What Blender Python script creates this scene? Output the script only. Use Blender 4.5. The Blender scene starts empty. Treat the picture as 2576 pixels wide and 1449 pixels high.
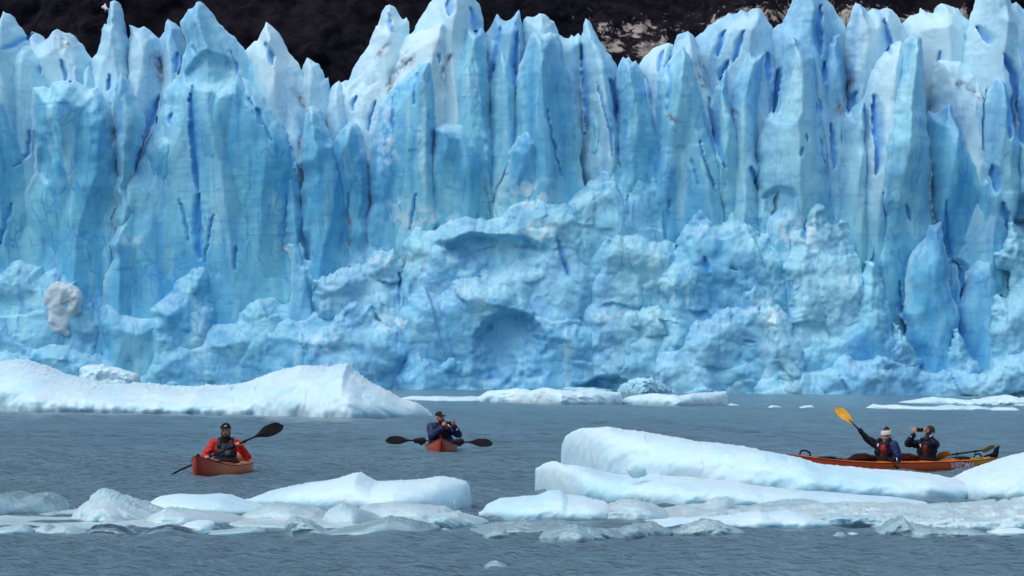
import bpy, math, random
import numpy as np
from mathutils import Vector, Matrix

random.seed(4)
rng = np.random.default_rng(4)
SC = bpy.context.scene
COL = SC.collection
R = math.radians

# ------------------------------------------------------------------ camera
FPX, W_, H_ = 9783.0, 2576.0, 1449.0          # focal length and frame of the photograph view used for measuring
CAMZ, HOR = 1.72, 929.0
PITCH = math.atan((HOR - H_ / 2) / FPX)
ROLL = math.atan(0.0122)
Cpos = np.array([0.0, 0.0, CAMZ])
Dv = np.array([0, math.cos(PITCH), math.sin(PITCH)])
U0 = np.array([0, -math.sin(PITCH), math.cos(PITCH)])
X0 = np.array([1.0, 0, 0])
Rv = math.cos(ROLL) * X0 + math.sin(ROLL) * U0
Uv = -math.sin(ROLL) * X0 + math.cos(ROLL) * U0
cd = bpy.data.cameras.new('camera')
cam = bpy.data.objects.new('camera', cd); COL.objects.link(cam)
cd.sensor_width = 36.0
cd.lens = 36.0 * FPX / W_
cd.clip_start = 0.5; cd.clip_end = 20000
cam.matrix_world = Matrix(((Rv[0], Uv[0], -Dv[0], 0), (Rv[1], Uv[1], -Dv[1], 0), (Rv[2], Uv[2], -Dv[2], CAMZ), (0, 0, 0, 1)))
SC.camera = cam

# ------------------------------------------------------------------ sky, sun, exposure
SUN_EL, SUN_AZ = 60.0, 232.0          # high sun spread wide by thin cloud
wd = bpy.data.worlds.new('World'); SC.world = wd; wd.use_nodes = True
wn = wd.node_tree.nodes; wl = wd.node_tree.links
sky = wn.new('ShaderNodeTexSky'); sky.sky_type = 'NISHITA'; sky.sun_disc = False
sky.sun_elevation = R(SUN_EL); sky.sun_rotation = R(SUN_AZ)
sky.air_density = 1.0; sky.dust_density = 3.0; sky.ozone_density = 1.0
bg = wn['Background']; wl.new(sky.outputs[0], bg.inputs[0]); bg.inputs[1].default_value = 0.14
sd = bpy.data.lights.new('sun', 'SUN'); sd.energy = 1.15; sd.angle = R(80); sd.color = (1.0, 0.97, 0.93)
sun = bpy.data.objects.new('sun', sd); COL.objects.link(sun)
a = R(SUN_AZ)
sdir = Vector((math.sin(a) * math.cos(R(SUN_EL)), math.cos(a) * math.cos(R(SUN_EL)), math.sin(R(SUN_EL))))
sun.rotation_euler = sdir.to_track_quat('Z', 'Y').to_euler()
SC.view_settings.view_transform = 'Standard'; SC.view_settings.look = 'None'
SC.view_settings.gamma = 1.0; SC.view_settings.use_curve_mapping = False
SC.view_settings.exposure = 0.26
SC.render.engine = 'CYCLES'
SC.cycles.max_bounces = 8; SC.cycles.diffuse_bounces = 5; SC.cycles.glossy_bounces = 3
SC.cycles.use_adaptive_sampling = True; SC.cycles.adaptive_threshold = 0.04
SC.cycles.transmission_bounces = 6; SC.cycles.use_denoising = True
SC.cycles.caustics_reflective = False; SC.cycles.caustics_refractive = False

# ------------------------------------------------------------------ helpers
def ray(px, py):
    px = np.asarray(px, float); py = np.asarray(py, float)
    return Dv * FPX + Rv * (px - W_ / 2)[..., None] + Uv * (H_ / 2 - py)[..., None]
def at(px, py, Y):
    v = ray(px, py); return Cpos + v * (np.asarray(Y, float) / v[..., 1])[..., None]
def onwater(px, py):
    v = ray(px, py); t = -CAMZ / np.minimum(v[..., 2], -1e-6); return Cpos + v * t[..., None]

def hsh(ix, iy, s):
    h = (ix.astype(np.int64) * 374761393 + iy.astype(np.int64) * 668265263 + s * 974634777) & 0xffffffff
    h = ((h ^ (h >> 13)) * 1274126177) & 0xffffffff
    h = ((h ^ (h >> 15)) * 2246822519) & 0xffffffff
    return ((h ^ (h >> 16)) & 0xffffff) / float(0x1000000)
def noise(x, y, s=0):
    x = np.asarray(x, float); y = np.asarray(y, float)
    ix = np.floor(x); iy = np.floor(y); fx = x - ix; fy = y - iy
    u = fx * fx * fx * (fx * (fx * 6 - 15) + 10); v = fy * fy * fy * (fy * (fy * 6 - 15) + 10)
    def g(dx, dy):
        a = hsh(ix + dx, iy + dy, s) * 2 * math.pi
        return np.cos(a) * (fx - dx) + np.sin(a) * (fy - dy)
    n0 = g(0, 0) * (1 - u) + g(1, 0) * u; n1 = g(0, 1) * (1 - u) + g(1, 1) * u
    return (n0 * (1 - v) + n1 * v) * 1.5
def fbm(x, y, o=4, s=0, gain=0.5):
    t = 0; a = 1.0
    for i in range(o):
        t = t + a * noise(x, y, s + i * 17); x = x * 2.03 + 3.1; y = y * 2.03 + 7.7; a *= gain
    return t
def worley(x, y, s=0):
    ix = np.floor(x); iy = np.floor(y)
    f1 = np.full(np.shape(x), 9.0); f2 = f1.copy(); cr = np.zeros(np.shape(x)); ox = np.zeros(np.shape(x)); oy = ox.copy()
    for dx in (-1, 0, 1):
        for dy in (-1, 0, 1):
            cx = ix + dx; cy = iy + dy
            px = cx + hsh(cx, cy, s); py = cy + hsh(cx, cy, s + 5)
            d = np.hypot(x - px, y - py); m = d < f1
            f2 = np.where(m, f1, np.minimum(f2, d)); f1 = np.where(m, d, f1)
            cr = np.where(m, hsh(cx, cy, s + 9), cr); ox = np.where(m, x - px, ox); oy = np.where(m, y - py, oy)
    return f1, f2, cr, ox, oy
def facet(x, y, s=0, tilt=0.7, lift=0.7, c=0.55):
    ix = np.floor(x); iy = np.floor(y); best = np.full(np.shape(x), -9.0)
    for dx in (-1, 0, 1):
        for dy in (-1, 0, 1):
            cx = ix + dx; cy = iy + dy
            ex = x - cx - hsh(cx, cy, s); ey = y - cy - hsh(cx, cy, s + 5)
            h = lift * hsh(cx, cy, s + 9) + tilt * ((hsh(cx, cy, s + 11) - 0.5) * 2 * ex + (hsh(cx, cy, s + 13) - 0.5) * 2 * ey) - c * (ex * ex + ey * ey)
            best = np.maximum(best, h)
    return best - lift * 0.6
def sstep(a, b, x):
    t = np.clip((x - a) / (b - a), 0, 1); return t * t * (3 - 2 * t)

def mk_mesh(name, V, F, smooth=True):
    V = np.asarray(V, np.float32); F = np.asarray(F, np.int32)
    k = F.shape[1]
    me = bpy.data.meshes.new(name)
    me.vertices.add(len(V)); me.vertices.foreach_set('co', V.ravel())
    me.loops.add(F.size); me.loops.foreach_set('vertex_index', F.ravel())
    me.polygons.add(len(F)); me.polygons.foreach_set('loop_start', np.arange(0, F.size, k, dtype=np.int32))
    me.polygons.foreach_set('use_smooth', np.full(len(F), smooth))
    me.update(calc_edges=True)
    return me
def grid_faces(n, m, wrap=False):
    i = np.arange(n - 1)[:, None] * m; mm = m if wrap else m - 1
    j = np.arange(mm)[None, :]; j2 = (j + 1) % m
    return np.stack([i + j, i + j2, i + m + j2, i + m + j], -1).reshape(-1, 4)
def link(name, me, mat=None, parent=None):
    o = bpy.data.objects.new(name, me); COL.objects.link(o)
    if mat is not None and me is not None: me.materials.append(mat)
    if parent is not None: o.parent = parent
    return o
def tag(o, label=None, cat=None, group=None, kind=None):
    if label: o['label'] = label
    if cat: o['category'] = cat
    if group: o['group'] = group
    if kind: o['kind'] = kind
    return o
def empty(name, loc, rz=0):
    o = bpy.data.objects.new(name, None); COL.objects.link(o)
    o.location = loc; o.rotation_euler = (0, 0, rz); o.empty_display_size = 0.2
    return o
def setattr_col(me, nm, rgb):
    at_ = me.attributes.new(nm, 'FLOAT_COLOR', 'POINT')
    c = np.ones((len(me.vertices), 4), np.float32); c[:, :3] = rgb
    at_.data.foreach_set('color', c.ravel())

# ------------------------------------------------------------------ materials
class NT:
    def __init__(s, name):
        s.m = bpy.data.materials.new(name); s.m.use_nodes = True
        s.n = s.m.node_tree.nodes; s.l = s.m.node_tree.links
        s.p = s.n['Principled BSDF']; s.out = s.n['Material Output']
    def new(s, t, **k):
        n = s.n.new(t)
        for a, b in k.items(): setattr(n, a, b)
        return n
    def set(s, sock, v):
        if hasattr(v, 'is_linked') or isinstance(v, bpy.types.NodeSocket): s.l.new(v, sock)
        else: sock.default_value = v
    def pos(s): return s.new('ShaderNodeNewGeometry').outputs['Position']
    def mapping(s, vec, scale=(1, 1, 1), rot=(0, 0, 0)):
        n = s.new('ShaderNodeMapping'); s.l.new(vec, n.inputs[0]); n.inputs['Scale'].default_value = scale; n.inputs['Rotation'].default_value = rot
        return n.outputs[0]
    def noise(s, vec, scale, detail=4, rough=0.5, dist=0.0):
        n = s.new('ShaderNodeTexNoise'); s.l.new(vec, n.inputs['Vector']); n.inputs['Scale'].default_value = scale
        n.inputs['Detail'].default_value = detail; n.inputs['Roughness'].default_value = rough; n.inputs['Distortion'].default_value = dist
        return n.outputs['Fac']
    def ramp(s, f, a, b, lo=0.0, hi=1.0):
        n = s.new('ShaderNodeMapRange'); n.interpolation_type = 'SMOOTHSTEP'; s.l.new(f, n.inputs[0])
        n.inputs[1].default_value = a; n.inputs[2].default_value = b; n.inputs[3].default_value = lo; n.inputs[4].default_value = hi
        return n.outputs[0]
    def math(s, op, a, b=0.0, clamp=False):
        n = s.new('ShaderNodeMath', operation=op); n.use_clamp = clamp; s.set(n.inputs[0], a); s.set(n.inputs[1], b); return n.outputs[0]
    def mix(s, f, a, b):
        n = s.new('ShaderNodeMix', data_type='RGBA'); s.set(n.inputs[0], f)
        s.set(n.inputs[6], a if isinstance(a, bpy.types.NodeSocket) else (*a, 1)); s.set(n.inputs[7], b if isinstance(b, bpy.types.NodeSocket) else (*b, 1))
        return n.outputs[2]
    def bump(s, h, strength, dist):
        n = s.new('ShaderNodeBump'); s.l.new(h, n.inputs['Height']); n.inputs['Strength'].default_value = strength; n.inputs['Distance'].default_value = dist
        s.l.new(n.outputs[0], s.p.inputs['Normal']); return n
    def attr(s, nm):
        n = s.new('ShaderNodeAttribute', attribute_name=nm); q = s.new('ShaderNodeSeparateColor'); s.l.new(n.outputs['Color'], q.inputs[0]); return q.outputs

def simple(name, col, rough=0.5, var=0.12, vscale=20.0, spec=0.4, bump=0.0, metal=0.0):
    t = NT(name); p = t.new('ShaderNodeTexCoord').outputs['Object']
    f = t.noise(p, vscale, 4, 0.6)
    c1 = tuple(max(0, c * (1 - var)) for c in col); c2 = tuple(min(1, c * (1 + var)) for c in col)
    t.l.new(t.mix(t.ramp(f, 0.3, 0.7), c1, c2), t.p.inputs['Base Color'])
    t.p.inputs['Roughness'].default_value = rough; t.p.inputs['Specular IOR Level'].default_value = spec; t.p.inputs['Metallic'].default_value = metal
    if bump: t.bump(f, bump, 0.01)
    return t.m

def glacier_mat():
    t = NT('glacier_ice'); p = t.pos(); a = t.attr('ice')
    big = t.noise(t.mapping(p, (1, 1, 0.55)), 0.16, 4, 0.55)
    med = t.noise(t.mapping(p, (1, 1, 0.6), (0, R(14), 0)), 0.75, 5, 0.62)
    face = t.mix(t.ramp(big, 0.36, 0.64), (0.085, 0.40, 0.645), (0.21, 0.605, 0.755))
    face = t.mix(t.ramp(med, 0.42, 0.72, 0, 0.30), face, (0.36, 0.70, 0.80))
    stk = t.noise(t.mapping(p, (1, 1, 0.10), (0, R(7), 0)), 0.55, 3, 0.55, 0.5)
    face = t.mix(t.ramp(stk, 0.52, 0.72, 0, 0.7), face, (0.06, 0.33, 0.63)); face = t.mix(t.ramp(stk, 0.46, 0.28, 0, 0.55), face, (0.42, 0.75, 0.83))
    # faint tilted annual layers
    lay = t.noise(t.mapping(p, (0.10, 0.10, 1.0), (0, R(-5), 0)), 1.5, 3, 0.6, 0.4)
    lay = t.math('MULTIPLY', t.ramp(lay, 0.56, 0.66, 0, 0.5), t.ramp(med, 0.3, 0.6, 0.1, 1))
    face = t.mix(lay, face, (0.07, 0.32, 0.64))
    fine = t.noise(p, 3.2, 5, 0.7)
    frac = None
    for sc_, rot_, sx_ in ((0.42, 9, 0.30), (0.95, -13, 0.42)):
        wv = t.new('ShaderNodeVectorMath', operation='ADD'); t.l.new(t.mapping(p, (1, 0.6, sx_), (0, R(rot_), 0)), wv.inputs[0])
        nz_ = t.new('ShaderNodeTexNoise'); t.l.new(p, nz_.inputs['Vector']); nz_.inputs['Scale'].default_value = 0.6; nz_.inputs['Detail'].default_value = 3
        t.l.new(nz_.outputs['Color'], wv.inputs[1])
        vo = t.new('ShaderNodeTexVoronoi', feature='DISTANCE_TO_EDGE'); t.l.new(wv.outputs[0], vo.inputs['Vector']); vo.inputs['Scale'].default_value = sc_
        fl = t.math('MULTIPLY', t.ramp(vo.outputs['Distance'], 0.0, 0.035 * sc_ / 0.42, 1, 0), t.ramp(t.noise(p, 0.25 + sc_ * 0.3, 2), 0.5, 0.62))
        frac = fl if frac is None else t.math('MAXIMUM', frac, fl)
    face = t.mix(t.math('MULTIPLY', frac, 0.6), face, (0.05, 0.27, 0.66))
    # weathered bubbly crust on exposed, upward slopes, plus painted light rims on edges
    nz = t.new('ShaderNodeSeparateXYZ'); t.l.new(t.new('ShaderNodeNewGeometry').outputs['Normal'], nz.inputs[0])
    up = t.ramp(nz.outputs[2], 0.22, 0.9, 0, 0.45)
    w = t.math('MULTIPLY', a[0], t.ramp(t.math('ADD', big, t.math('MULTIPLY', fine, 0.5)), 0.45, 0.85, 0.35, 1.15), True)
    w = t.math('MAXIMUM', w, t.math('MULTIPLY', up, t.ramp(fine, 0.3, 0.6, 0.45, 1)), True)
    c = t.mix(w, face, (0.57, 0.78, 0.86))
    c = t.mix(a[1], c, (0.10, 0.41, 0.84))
    d = t.math('MULTIPLY', a[2], t.ramp(t.noise(p, 1.6, 5, 0.7), 0.42, 0.62), True)
    c = t.mix(d, c, (0.20, 0.19, 0.23))
    t.l.new(c, t.p.inputs['Base Color'])
    t.p.inputs['Roughness'].default_value = 0.55; t.p.inputs['Specular IOR Level'].default_value = 0.25
    t.bump(t.math('SUBTRACT', t.math('ADD', fine, t.math('MULTIPLY', med, 1.2)), t.math('MULTIPLY', frac, 0.8)), 0.20, 0.14)
    return t.m
def berg_mat(name, c1, c2, c3, rough=0.5, tr=0.0, s=1.0, sss=0.0):
    t = NT(name); p = t.pos(); 
    big = t.noise(t.mapping(p, (1, 0.5, 1.6)), 0.55 * s, 4, 0.55)
    med = t.noise(p, 2.2 * s, 5, 0.6)
    c = t.mix(t.ramp(big, 0.42, 0.68), c1, c2)
    c = t.mix(t.ramp(med, 0.50, 0.72, 0, 0.55), c, c3)
    t.l.new(c, t.p.inputs['Base Color'])
    t.p.inputs['Roughness'].default_value = rough; t.p.inputs['Specular IOR Level'].default_value = 0.35
    if tr: t.p.inputs['Transmission Weight'].default_value = tr; t.p.inputs['IOR'].default_value = 1.31
    t.bump(t.math('ADD', med, t.math('MULTIPLY', t.noise(p, 11 * s, 4, 0.7), 0.5)), 0.22, 0.03 / s)
    if sss: t.p.inputs['Subsurface Weight'].default_value = sss; t.p.inputs['Subsurface Radius'].default_value = (0.25, 0.7, 1.0); t.p.inputs['Subsurface Scale'].default_value = 0.22 / s
    return t.m
def water_mat():
    t = NT('lake_water'); p = t.pos()
    n1 = t.noise(t.mapping(p, (1, 0.7, 1)), 3.4, 4, 0.65, 0.3)
    n2 = t.noise(t.mapping(p, (1, 0.8, 1)), 9.0, 3, 0.55)
    big = t.noise(p, 0.09, 3, 0.5)
    t.l.new(t.mix(t.ramp(big, 0.35, 0.65), (0.095, 0.172, 0.215), (0.115, 0.197, 0.24)), t.p.inputs['Base Color'])
    t.p.inputs['Roughness'].default_value = 0.20; t.p.inputs['IOR'].default_value = 1.33
    t.bump(t.math('ADD', n1, t.math('MULTIPLY', n2, 0.35)), 1.0, 0.09)
    return t.m
def mountain_mat():
    t = NT('dark_hillside'); p = t.pos(); a = t.attr('rock')
    n = t.noise(p, 0.35, 6, 0.7); n2 = t.noise(p, 0.07, 4, 0.6); n3 = t.noise(t.mapping(p, (1, 1, 0.6)), 0.55, 6, 0.75)
    c = t.mix(t.ramp(n, 0.35, 0.7), (0.0022, 0.0022, 0.0065), (0.016, 0.0145, 0.021))
    c = t.mix(t.ramp(n2, 0.5, 0.7, 0, 0.6), c, (0.015, 0.011, 0.014))
    rk = t.mix(t.ramp(n3, 0.4, 0.65), (0.11, 0.09, 0.08), (0.40, 0.36, 0.33))
    f = t.ramp(t.math('ADD', a[0], t.math('MULTIPLY', t.math('SUBTRACT', n3, 0.5), 1.9)), 0.34, 0.54)
    t.l.new(t.mix(f, c, rk), t.p.inputs['Base Color'])
    t.p.inputs['Roughness'].default_value = 0.9; t.p.inputs['Specular IOR Level'].default_value = 0.05
    t.bump(n, 0.8, 1.5)
    return t.m
M = {}
M['glacier'] = glacier_mat()
M['white_ice'] = berg_mat('white_berg_ice', (0.56, 0.76, 0.83), (0.43, 0.70, 0.81), (0.64, 0.80, 0.85), 0.5, sss=0.6)
M['floe_ice'] = berg_mat('pale_floe_ice', (0.48, 0.64, 0.68), (0.36, 0.55, 0.60), (0.62, 0.75, 0.78), 0.3, 0.0, 1.6, sss=0.6)
M['clear_ice'] = berg_mat('clear_wet_ice', (0.33, 0.50, 0.54), (0.25, 0.42, 0.47), (0.47, 0.62, 0.65), 0.2, 0.08, 2.0)
M['dark_ice'] = berg_mat('dark_clear_ice', (0.09, 0.19, 0.23), (0.06, 0.15, 0.18), (0.16, 0.27, 0.32), 0.10, 0.35, 2.0)
M['blue_shelf'] = berg_mat('blue_shelf_ice', (0.36, 0.68, 0.82), (0.45, 0.74, 0.85), (0.6, 0.8, 0.88), 0.5, 0, 0.4)
M['water'] = water_mat()
M['mountain'] = mountain_mat()
M['grey_ice'] = berg_mat('gritty_grey_ice', (0.47, 0.60, 0.67), (0.40, 0.54, 0.62), (0.54, 0.66, 0.72), 0.9, 0, 0.8)
M['snow'] = simple('snow', (0.8, 0.82, 0.86), 0.8, 0.08, 2.0)

# ------------------------------------------------------------------ mountain
def build_mountain():
    xs = np.linspace(-190, 190, 420); zs = np.concatenate([np.linspace(-3, 95, 150), np.linspace(97, 260, 50)])
    Xg, Zg = np.meshgrid(xs, zs)
    y = 640 + Zg * 0.75 + 9 * fbm(Xg * 0.03, Zg * 0.03, 4, 3) - 3.0 * np.abs(fbm(Xg * 0.12, Zg * 0.12, 5, 8))
    V = np.stack([Xg, y, Zg], -1).reshape(-1, 3)
    me = mk_mesh('mountain', V, grid_faces(len(zs), len(xs)))
    rock = np.zeros(Xg.shape)
    for px, py, rx, ry, k in [(1550, 75, 60, 28, .62), (1650, 92, 55, 36, .75), (1635, 20, 38, 26, .6), (1860, 12, 70, 24, .7),
                              (2270, 14, 100, 40, .8), (2450, 10, 120, 45, .85), (2576, 20, 70, 60, .7), (1750, 60, 60, 30, .35), (1600, 40, 170, 70, .36), (2100, 0, 320, 60, .5)]:
        c = at(px, py, 650.); s = 650 / FPX
        rock = np.maximum(rock, k * np.exp(-(((Xg - c[0]) / (rx * s)) ** 2 + ((Zg - c[2]) / (ry * s)) ** 2)))
    setattr_col(me, 'rock', np.repeat(rock.reshape(-1, 1), 3, 1))
    o = link('mountain', me, M['mountain']); tag(o, 'dark forested mountainside behind the glacier with pale rock outcrops', kind='structure')
    for px, py, r in ((262, 17, 10), (266, 22, 7), (256, 8, 5)):
        yy = 640 + 60 * .75
        c = at(px, py, 655.)
        i = np.argmin(np.abs(zs - c[2])); j = np.argmin(np.abs(xs - c[0])); c = at(px, py, y[i, j] - 1.2)
        th = np.linspace(0, 2 * math.pi, 15)[:-1]; s = 650 / FPX
        rows = []
        for q, d in ((1.0, 1.5), (0.75, 0.6), (0.4, 0.1)):
            rr = r * s * q * (1 + 0.3 * np.sin(th * 3 + px) + 0.15 * np.sin(th * 5))
            rows.append(np.stack([c[0] + rr * np.cos(th) * 0.8, c[1] + d + 0 * th, c[2] + rr * np.sin(th)], -1))
        rows.append(np.repeat(c[None, :], 14, 0))
        link('snow_patch', mk_mesh('snow_patch', np.concatenate(rows), grid_faces(4, 14, True)), M['snow'], o)
build_mountain()

# ------------------------------------------------------------------ water
def build_water():
    ys = [-60, -20, 0, 8, 14, 19, 23, 26]
    while ys[-1] < 340: ys.append(ys[-1] + max(0.115, ys[-1] * 0.0017 if ys[-1] < 75 else ys[-1] * 0.0028))
    ys += [380, 500, 900, 2000, 6000, 15000]
    ys = np.array(ys)
    t = np.linspace(-1.2, 1.2, 430)
    half = np.maximum(ys, 26) * (W_ / 2 / FPX)
    xin = half[:, None] * t[None]
    ext = np.array([1.5, 2.2, 4, 8, 20, 60])
    xl = -(half[:, None] * ext[::-1][None]); xr = half[:, None] * ext[None]
    X = np.concatenate([xl, xin, xr], 1); Y = np.repeat(ys[:, None], X.shape[1], 1)
    Z = np.zeros_like(X)
    dy = np.gradient(ys)[:, None]; dx = (half * 2.4 / 430)[:, None]
    r2 = np.random.default_rng(11)
    for i in range(34):
        lam = 0.26 * (2.1 / 0.26) ** r2.random()
        ang = r2.normal(math.pi / 2 + 0.25, 0.95)
        k = 2 * math.pi / lam; kx, ky = k * math.cos(ang), k * math.sin(ang)
        A = 0.0070 * lam ** 0.8 * (0.6 + 0.8 * r2.random())
        fade = np.clip(1.4 - 3.2 * dy * abs(math.sin(ang)) / lam, 0, 1) * np.clip(1.4 - 3.2 * dx * abs(math.cos(ang)) / lam, 0, 1)
        patch = 0.7 + 0.6 * noise(X * 0.12 + i, Y * 0.05 + i * 3, 40 + i)
        ph = kx * X + ky * Y + r2.random() * 6.28 + 1.2 * noise(X * 0.35 / lam, Y * 0.25 / lam, 90 + i)
        s = np.sin(ph)
        Z += A * fade * patch * (s + 0.25 * s * np.abs(s))
    inner = np.zeros(X.shape[1], bool); inner[6:-6] = True
    Z[:, ~inner] = 0; Z[ys < 26.01] = 0; Z[ys > 340] = 0
    me = mk_mesh('water', np.stack([X, Y, Z], -1).reshape(-1, 3), grid_faces(len(ys), X.shape[1]))
    o = link('water', me, M['water']); tag(o, 'grey blue rippled glacial lake water', kind='structure')
build_water()

# ------------------------------------------------------------------ glacier
# outlines measured off the photograph; each is raised into an ice mass with its own distance, thickness and relief
KA, KB = 0.33737, 0.34794
REG = {1: (0, 0, KA), 2: (858.7, 0, KA), 3: (1717.3, 0, KA), 4: (0, 488.9, KB), 5: (858.7, 488.9, KB), 6: (1717.3, 488.9, KB), 0: (0, 0, 1)}
def F(reg, pts):
    x0, y0, k = REG[reg]; return [(x0 + k * x, y0 + k * y) for x, y in pts]
YG = 326.0
MPX = YG / FPX
CR = []
def crack(reg, pts, w, dirt=0.0, depth=None):
    q_ = np.array(pts, float); ln = np.hypot(*(q_[-1] - q_[0]))
    if not dirt:
        if ln < 5 * w: q_[-1] += (q_[-1] - q_[0]) * 0.5; w = w * 0.62
        else: w = w * 0.8
    CR.append((np.array(F(reg, q_.tolist())), w * REG[reg][2] * MPX, dirt, depth))
for reg, pts, w in [
    (1, [(1730, 390), (1770, 520), (1830, 690)], 9), (1, [(1868, 730), (1888, 780)], 14), (1, [(1915, 815), (1950, 905)], 30), (1, [(1980, 930), (2040, 1070)], 13),
    (1, [(2140, 1000), (2165, 1120), (2195, 1290)], 12), (1, [(1440, 650), (1450, 900), (1460, 1150), (1490, 1440)], 42), (1, [(1000, 1280), (1080, 1080), (1150, 900), (1200, 720)], 40),
    (1, [(2000, 330), (2035, 420), (2055, 510)], 34), (1, [(1330, 400), (1320, 560)], 26), (1, [(240, 980), (230, 1150), (110, 1250)], 16), (1, [(1440, 350), (1470, 400)], 18),
    (1, [(490, 470), (510, 580)], 28), (1, [(840, 570), (830, 650)], 30), (1, [(60, 390), (180, 290)], 36), (1, [(300, 500), (312, 540)], 22), (1, [(1285, 850), (1285, 950)], 18),
    (2, [(800, 0), (805, 100)], 44), (2, [(960, 60), (990, 200)], 44), (2, [(1190, 200), (1150, 450), (1100, 630)], 26), (2, [(1310, 250), (1300, 500), (1300, 670)], 32),
    (2, [(1790, 330), (1800, 500), (1820, 750), (1825, 1010)], 32), (2, [(1900, 640), (1950, 830), (1995, 1000), (2015, 1200)], 15), (2, [(1990, 600), (2030, 720), (2045, 940)], 40),
    (2, [(1535, 830), (1560, 1000), (1600, 1180), (1640, 1320)], 10), (2, [(590, 510), (565, 640), (545, 800)], 12), (2, [(390, 700), (390, 1000)], 12), (2, [(260, 760), (200, 1000)], 16),
    (2, [(2440, 440), (2445, 700), (2425, 860)], 15), (2, [(2260, 600), (2300, 790)], 8), (2, [(2400, 380), (2370, 500)], 34), (2, [(110, 720), (90, 800)], 28), (2, [(360, 110), (370, 200), (385, 270)], 24), (2, [(730, 420), (730, 500)], 16),
    (3, [(1410, 720), (1415, 900), (1425, 1100), (1420, 1320)], 46), (3, [(1020, 50), (1000, 200), (1015, 310)], 54), (3, [(1500, 150), (1540, 330)], 46), (3, [(310, 240), (275, 370)], 36),
    (3, [(440, 250), (400, 420), (370, 480)], 24), (3, [(330, 470), (270, 620)], 28), (3, [(180, 740), (200, 900), (240, 1060), (300, 1270)], 28), (3, [(110, 1050), (150, 1200), (230, 1430)], 14),
    (3, [(710, 520), (690, 700), (680, 850)], 40), (3, [(1030, 480), (1030, 590)], 34), (3, [(620, 400), (620, 620)], 36), (3, [(1080, 930), (1095, 1150), (1100, 1280)], 28),
    (3, [(2190, 200), (2240, 300)], 40), (3, [(2350, 430), (2420, 600), (2480, 850), (2530, 1100)], 56), (3, [(2415, 740), (2400, 1050)], 36), (3, [(2250, 680), (2220, 900), (2210, 1150)], 26),
    (3, [(1900, 400), (1900, 480)], 22), (3, [(905, 1020), (908, 1075)], 11), (3, [(853, 1120), (860, 1190)], 13), (3, [(1025, 1040), (1050, 1230)], 8), (3, [(985, 770), (990, 830)], 14),
    (3, [(2290, 1240), (2320, 1440)], 34), (3, [(500, 1250), (550, 1390)], 28), (3, [(60, 1180), (110, 1400)], 8), (3, [(1270, 700), (1250, 800)], 30),
    (4, [(110, 60), (60, 200), (25, 370)], 16), (4, [(1320, 50), (1355, 200), (1380, 350)], 11), (4, [(1455, 0), (1465, 300), (1470, 480)], 34), (4, [(2085, 0), (2080, 330)], 6), (4, [(1570, 150), (1500, 500)], 8),
    (4, [(1730, 380), (1730, 560)], 14), (6, [(1570, 620), (1590, 800), (1620, 1000)], 15), (6, [(1880, 60), (1900, 300), (1940, 520)], 15), (6, [(1960, 480), (2000, 640), (1990, 800)], 50),
    (6, [(2300, 60), (2340, 190)], 36), (6, [(880, 200), (888, 340)], 22), (6, [(150, 450), (190, 600)], 18), (6, [(1420, 0), (1460, 180)], 10), (6, [(1610, 80), (1640, 200)], 14),
    (6, [(2310, 670), (2312, 720)], 22), (6, [(335, 535), (370, 545)], 18), (6, [(560, 820), (560, 880)], 12), (6, [(440, 1060), (520, 1066)], 10), (5, [(1560, 330), (1600, 500), (1640, 600)], 16),
    (5, [(60, 0), (45, 200)], 8), (5, [(545, 0), (500, 280)], 9), (5, [(2065, 0), (2075, 180)], 9), (5, [(2355, 30), (2365, 150)], 8), (5, [(415, 560), (415, 820)], 14),]:
    crack(reg, pts, w)
for reg, pts, w in [(1, [(845, 780), (870, 1120)], 8), (1, [(2250, 1030), (2250, 1360)], 9), (2, [(820, 440), (745, 590)], 14), (2, [(540, 450), (400, 560), (350, 680)], 20), (2, [(350, 350), (280, 430)], 18), (2, [(490, 400), (450, 490)], 18),
                    (3, [(100, 460), (150, 650)], 26), (3, [(380, 830), (400, 900)], 12), (3, [(1240, 620), (1180, 760), (1150, 840)], 34), (3, [(2020, 650), (2080, 650), (2190, 740)], 24), (1, [(2200, 680), (2290, 820)], 16), (2, [(2430, 880), (2480, 920)], 16), (4, [(2045, 370), (2090, 400)], 16),
                    (1, [(1180, 430), (1220, 570)], 40), (1, [(480, 300), (520, 340)], 40), (5, [(60, 140), (60, 380)], 20)]:
    crack(reg, pts, w, 1.0)
DENT = [  # (x, y, rx, ry, depth m) hollows under overhangs
    (545, 186, 62, 30, 1.5), (1240, 640, 130, 36, 1.8), (1505, 968, 62, 20, 1.9), (1280, 860, 90, 60, 1.6), (2560, 560, 40, 60, 1.5), (150, 360, 30, 50, .8), (1950, 505, 40, 30, .9)]
DENTW = [(at(x, y, YG), rx * MPX, ry * MPX, d) for x, y, rx, ry, d in DENT]
WPATCH = [(980, 380, 30, 55), (965, 300, 22, 30), (1005, 520, 22, 14), (350, 610, 22, 12), (1070, 560, 90, 30), (1330, 500, 60, 40), (1150, 735, 90, 26), (820, 855, 60, 35), (1360, 590, 50, 30), (2020, 600, 40, 50), (1900, 800, 60, 40), (970, 660, 70, 26), (1530, 800, 60, 18), (2110, 720, 20, 40), (1000, 820, 60, 30), (1960, 600, 30, 60)]
WPW = [(at(x, y, YG), rx * MPX, ry * MPX) for x, y, rx, ry in WPATCH]

glacier = empty('glacier', (0, YG, 0))
tag(glacier, 'towering pale blue glacier front of jagged ice pinnacles rising behind the kayaks', 'glacier')

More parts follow.
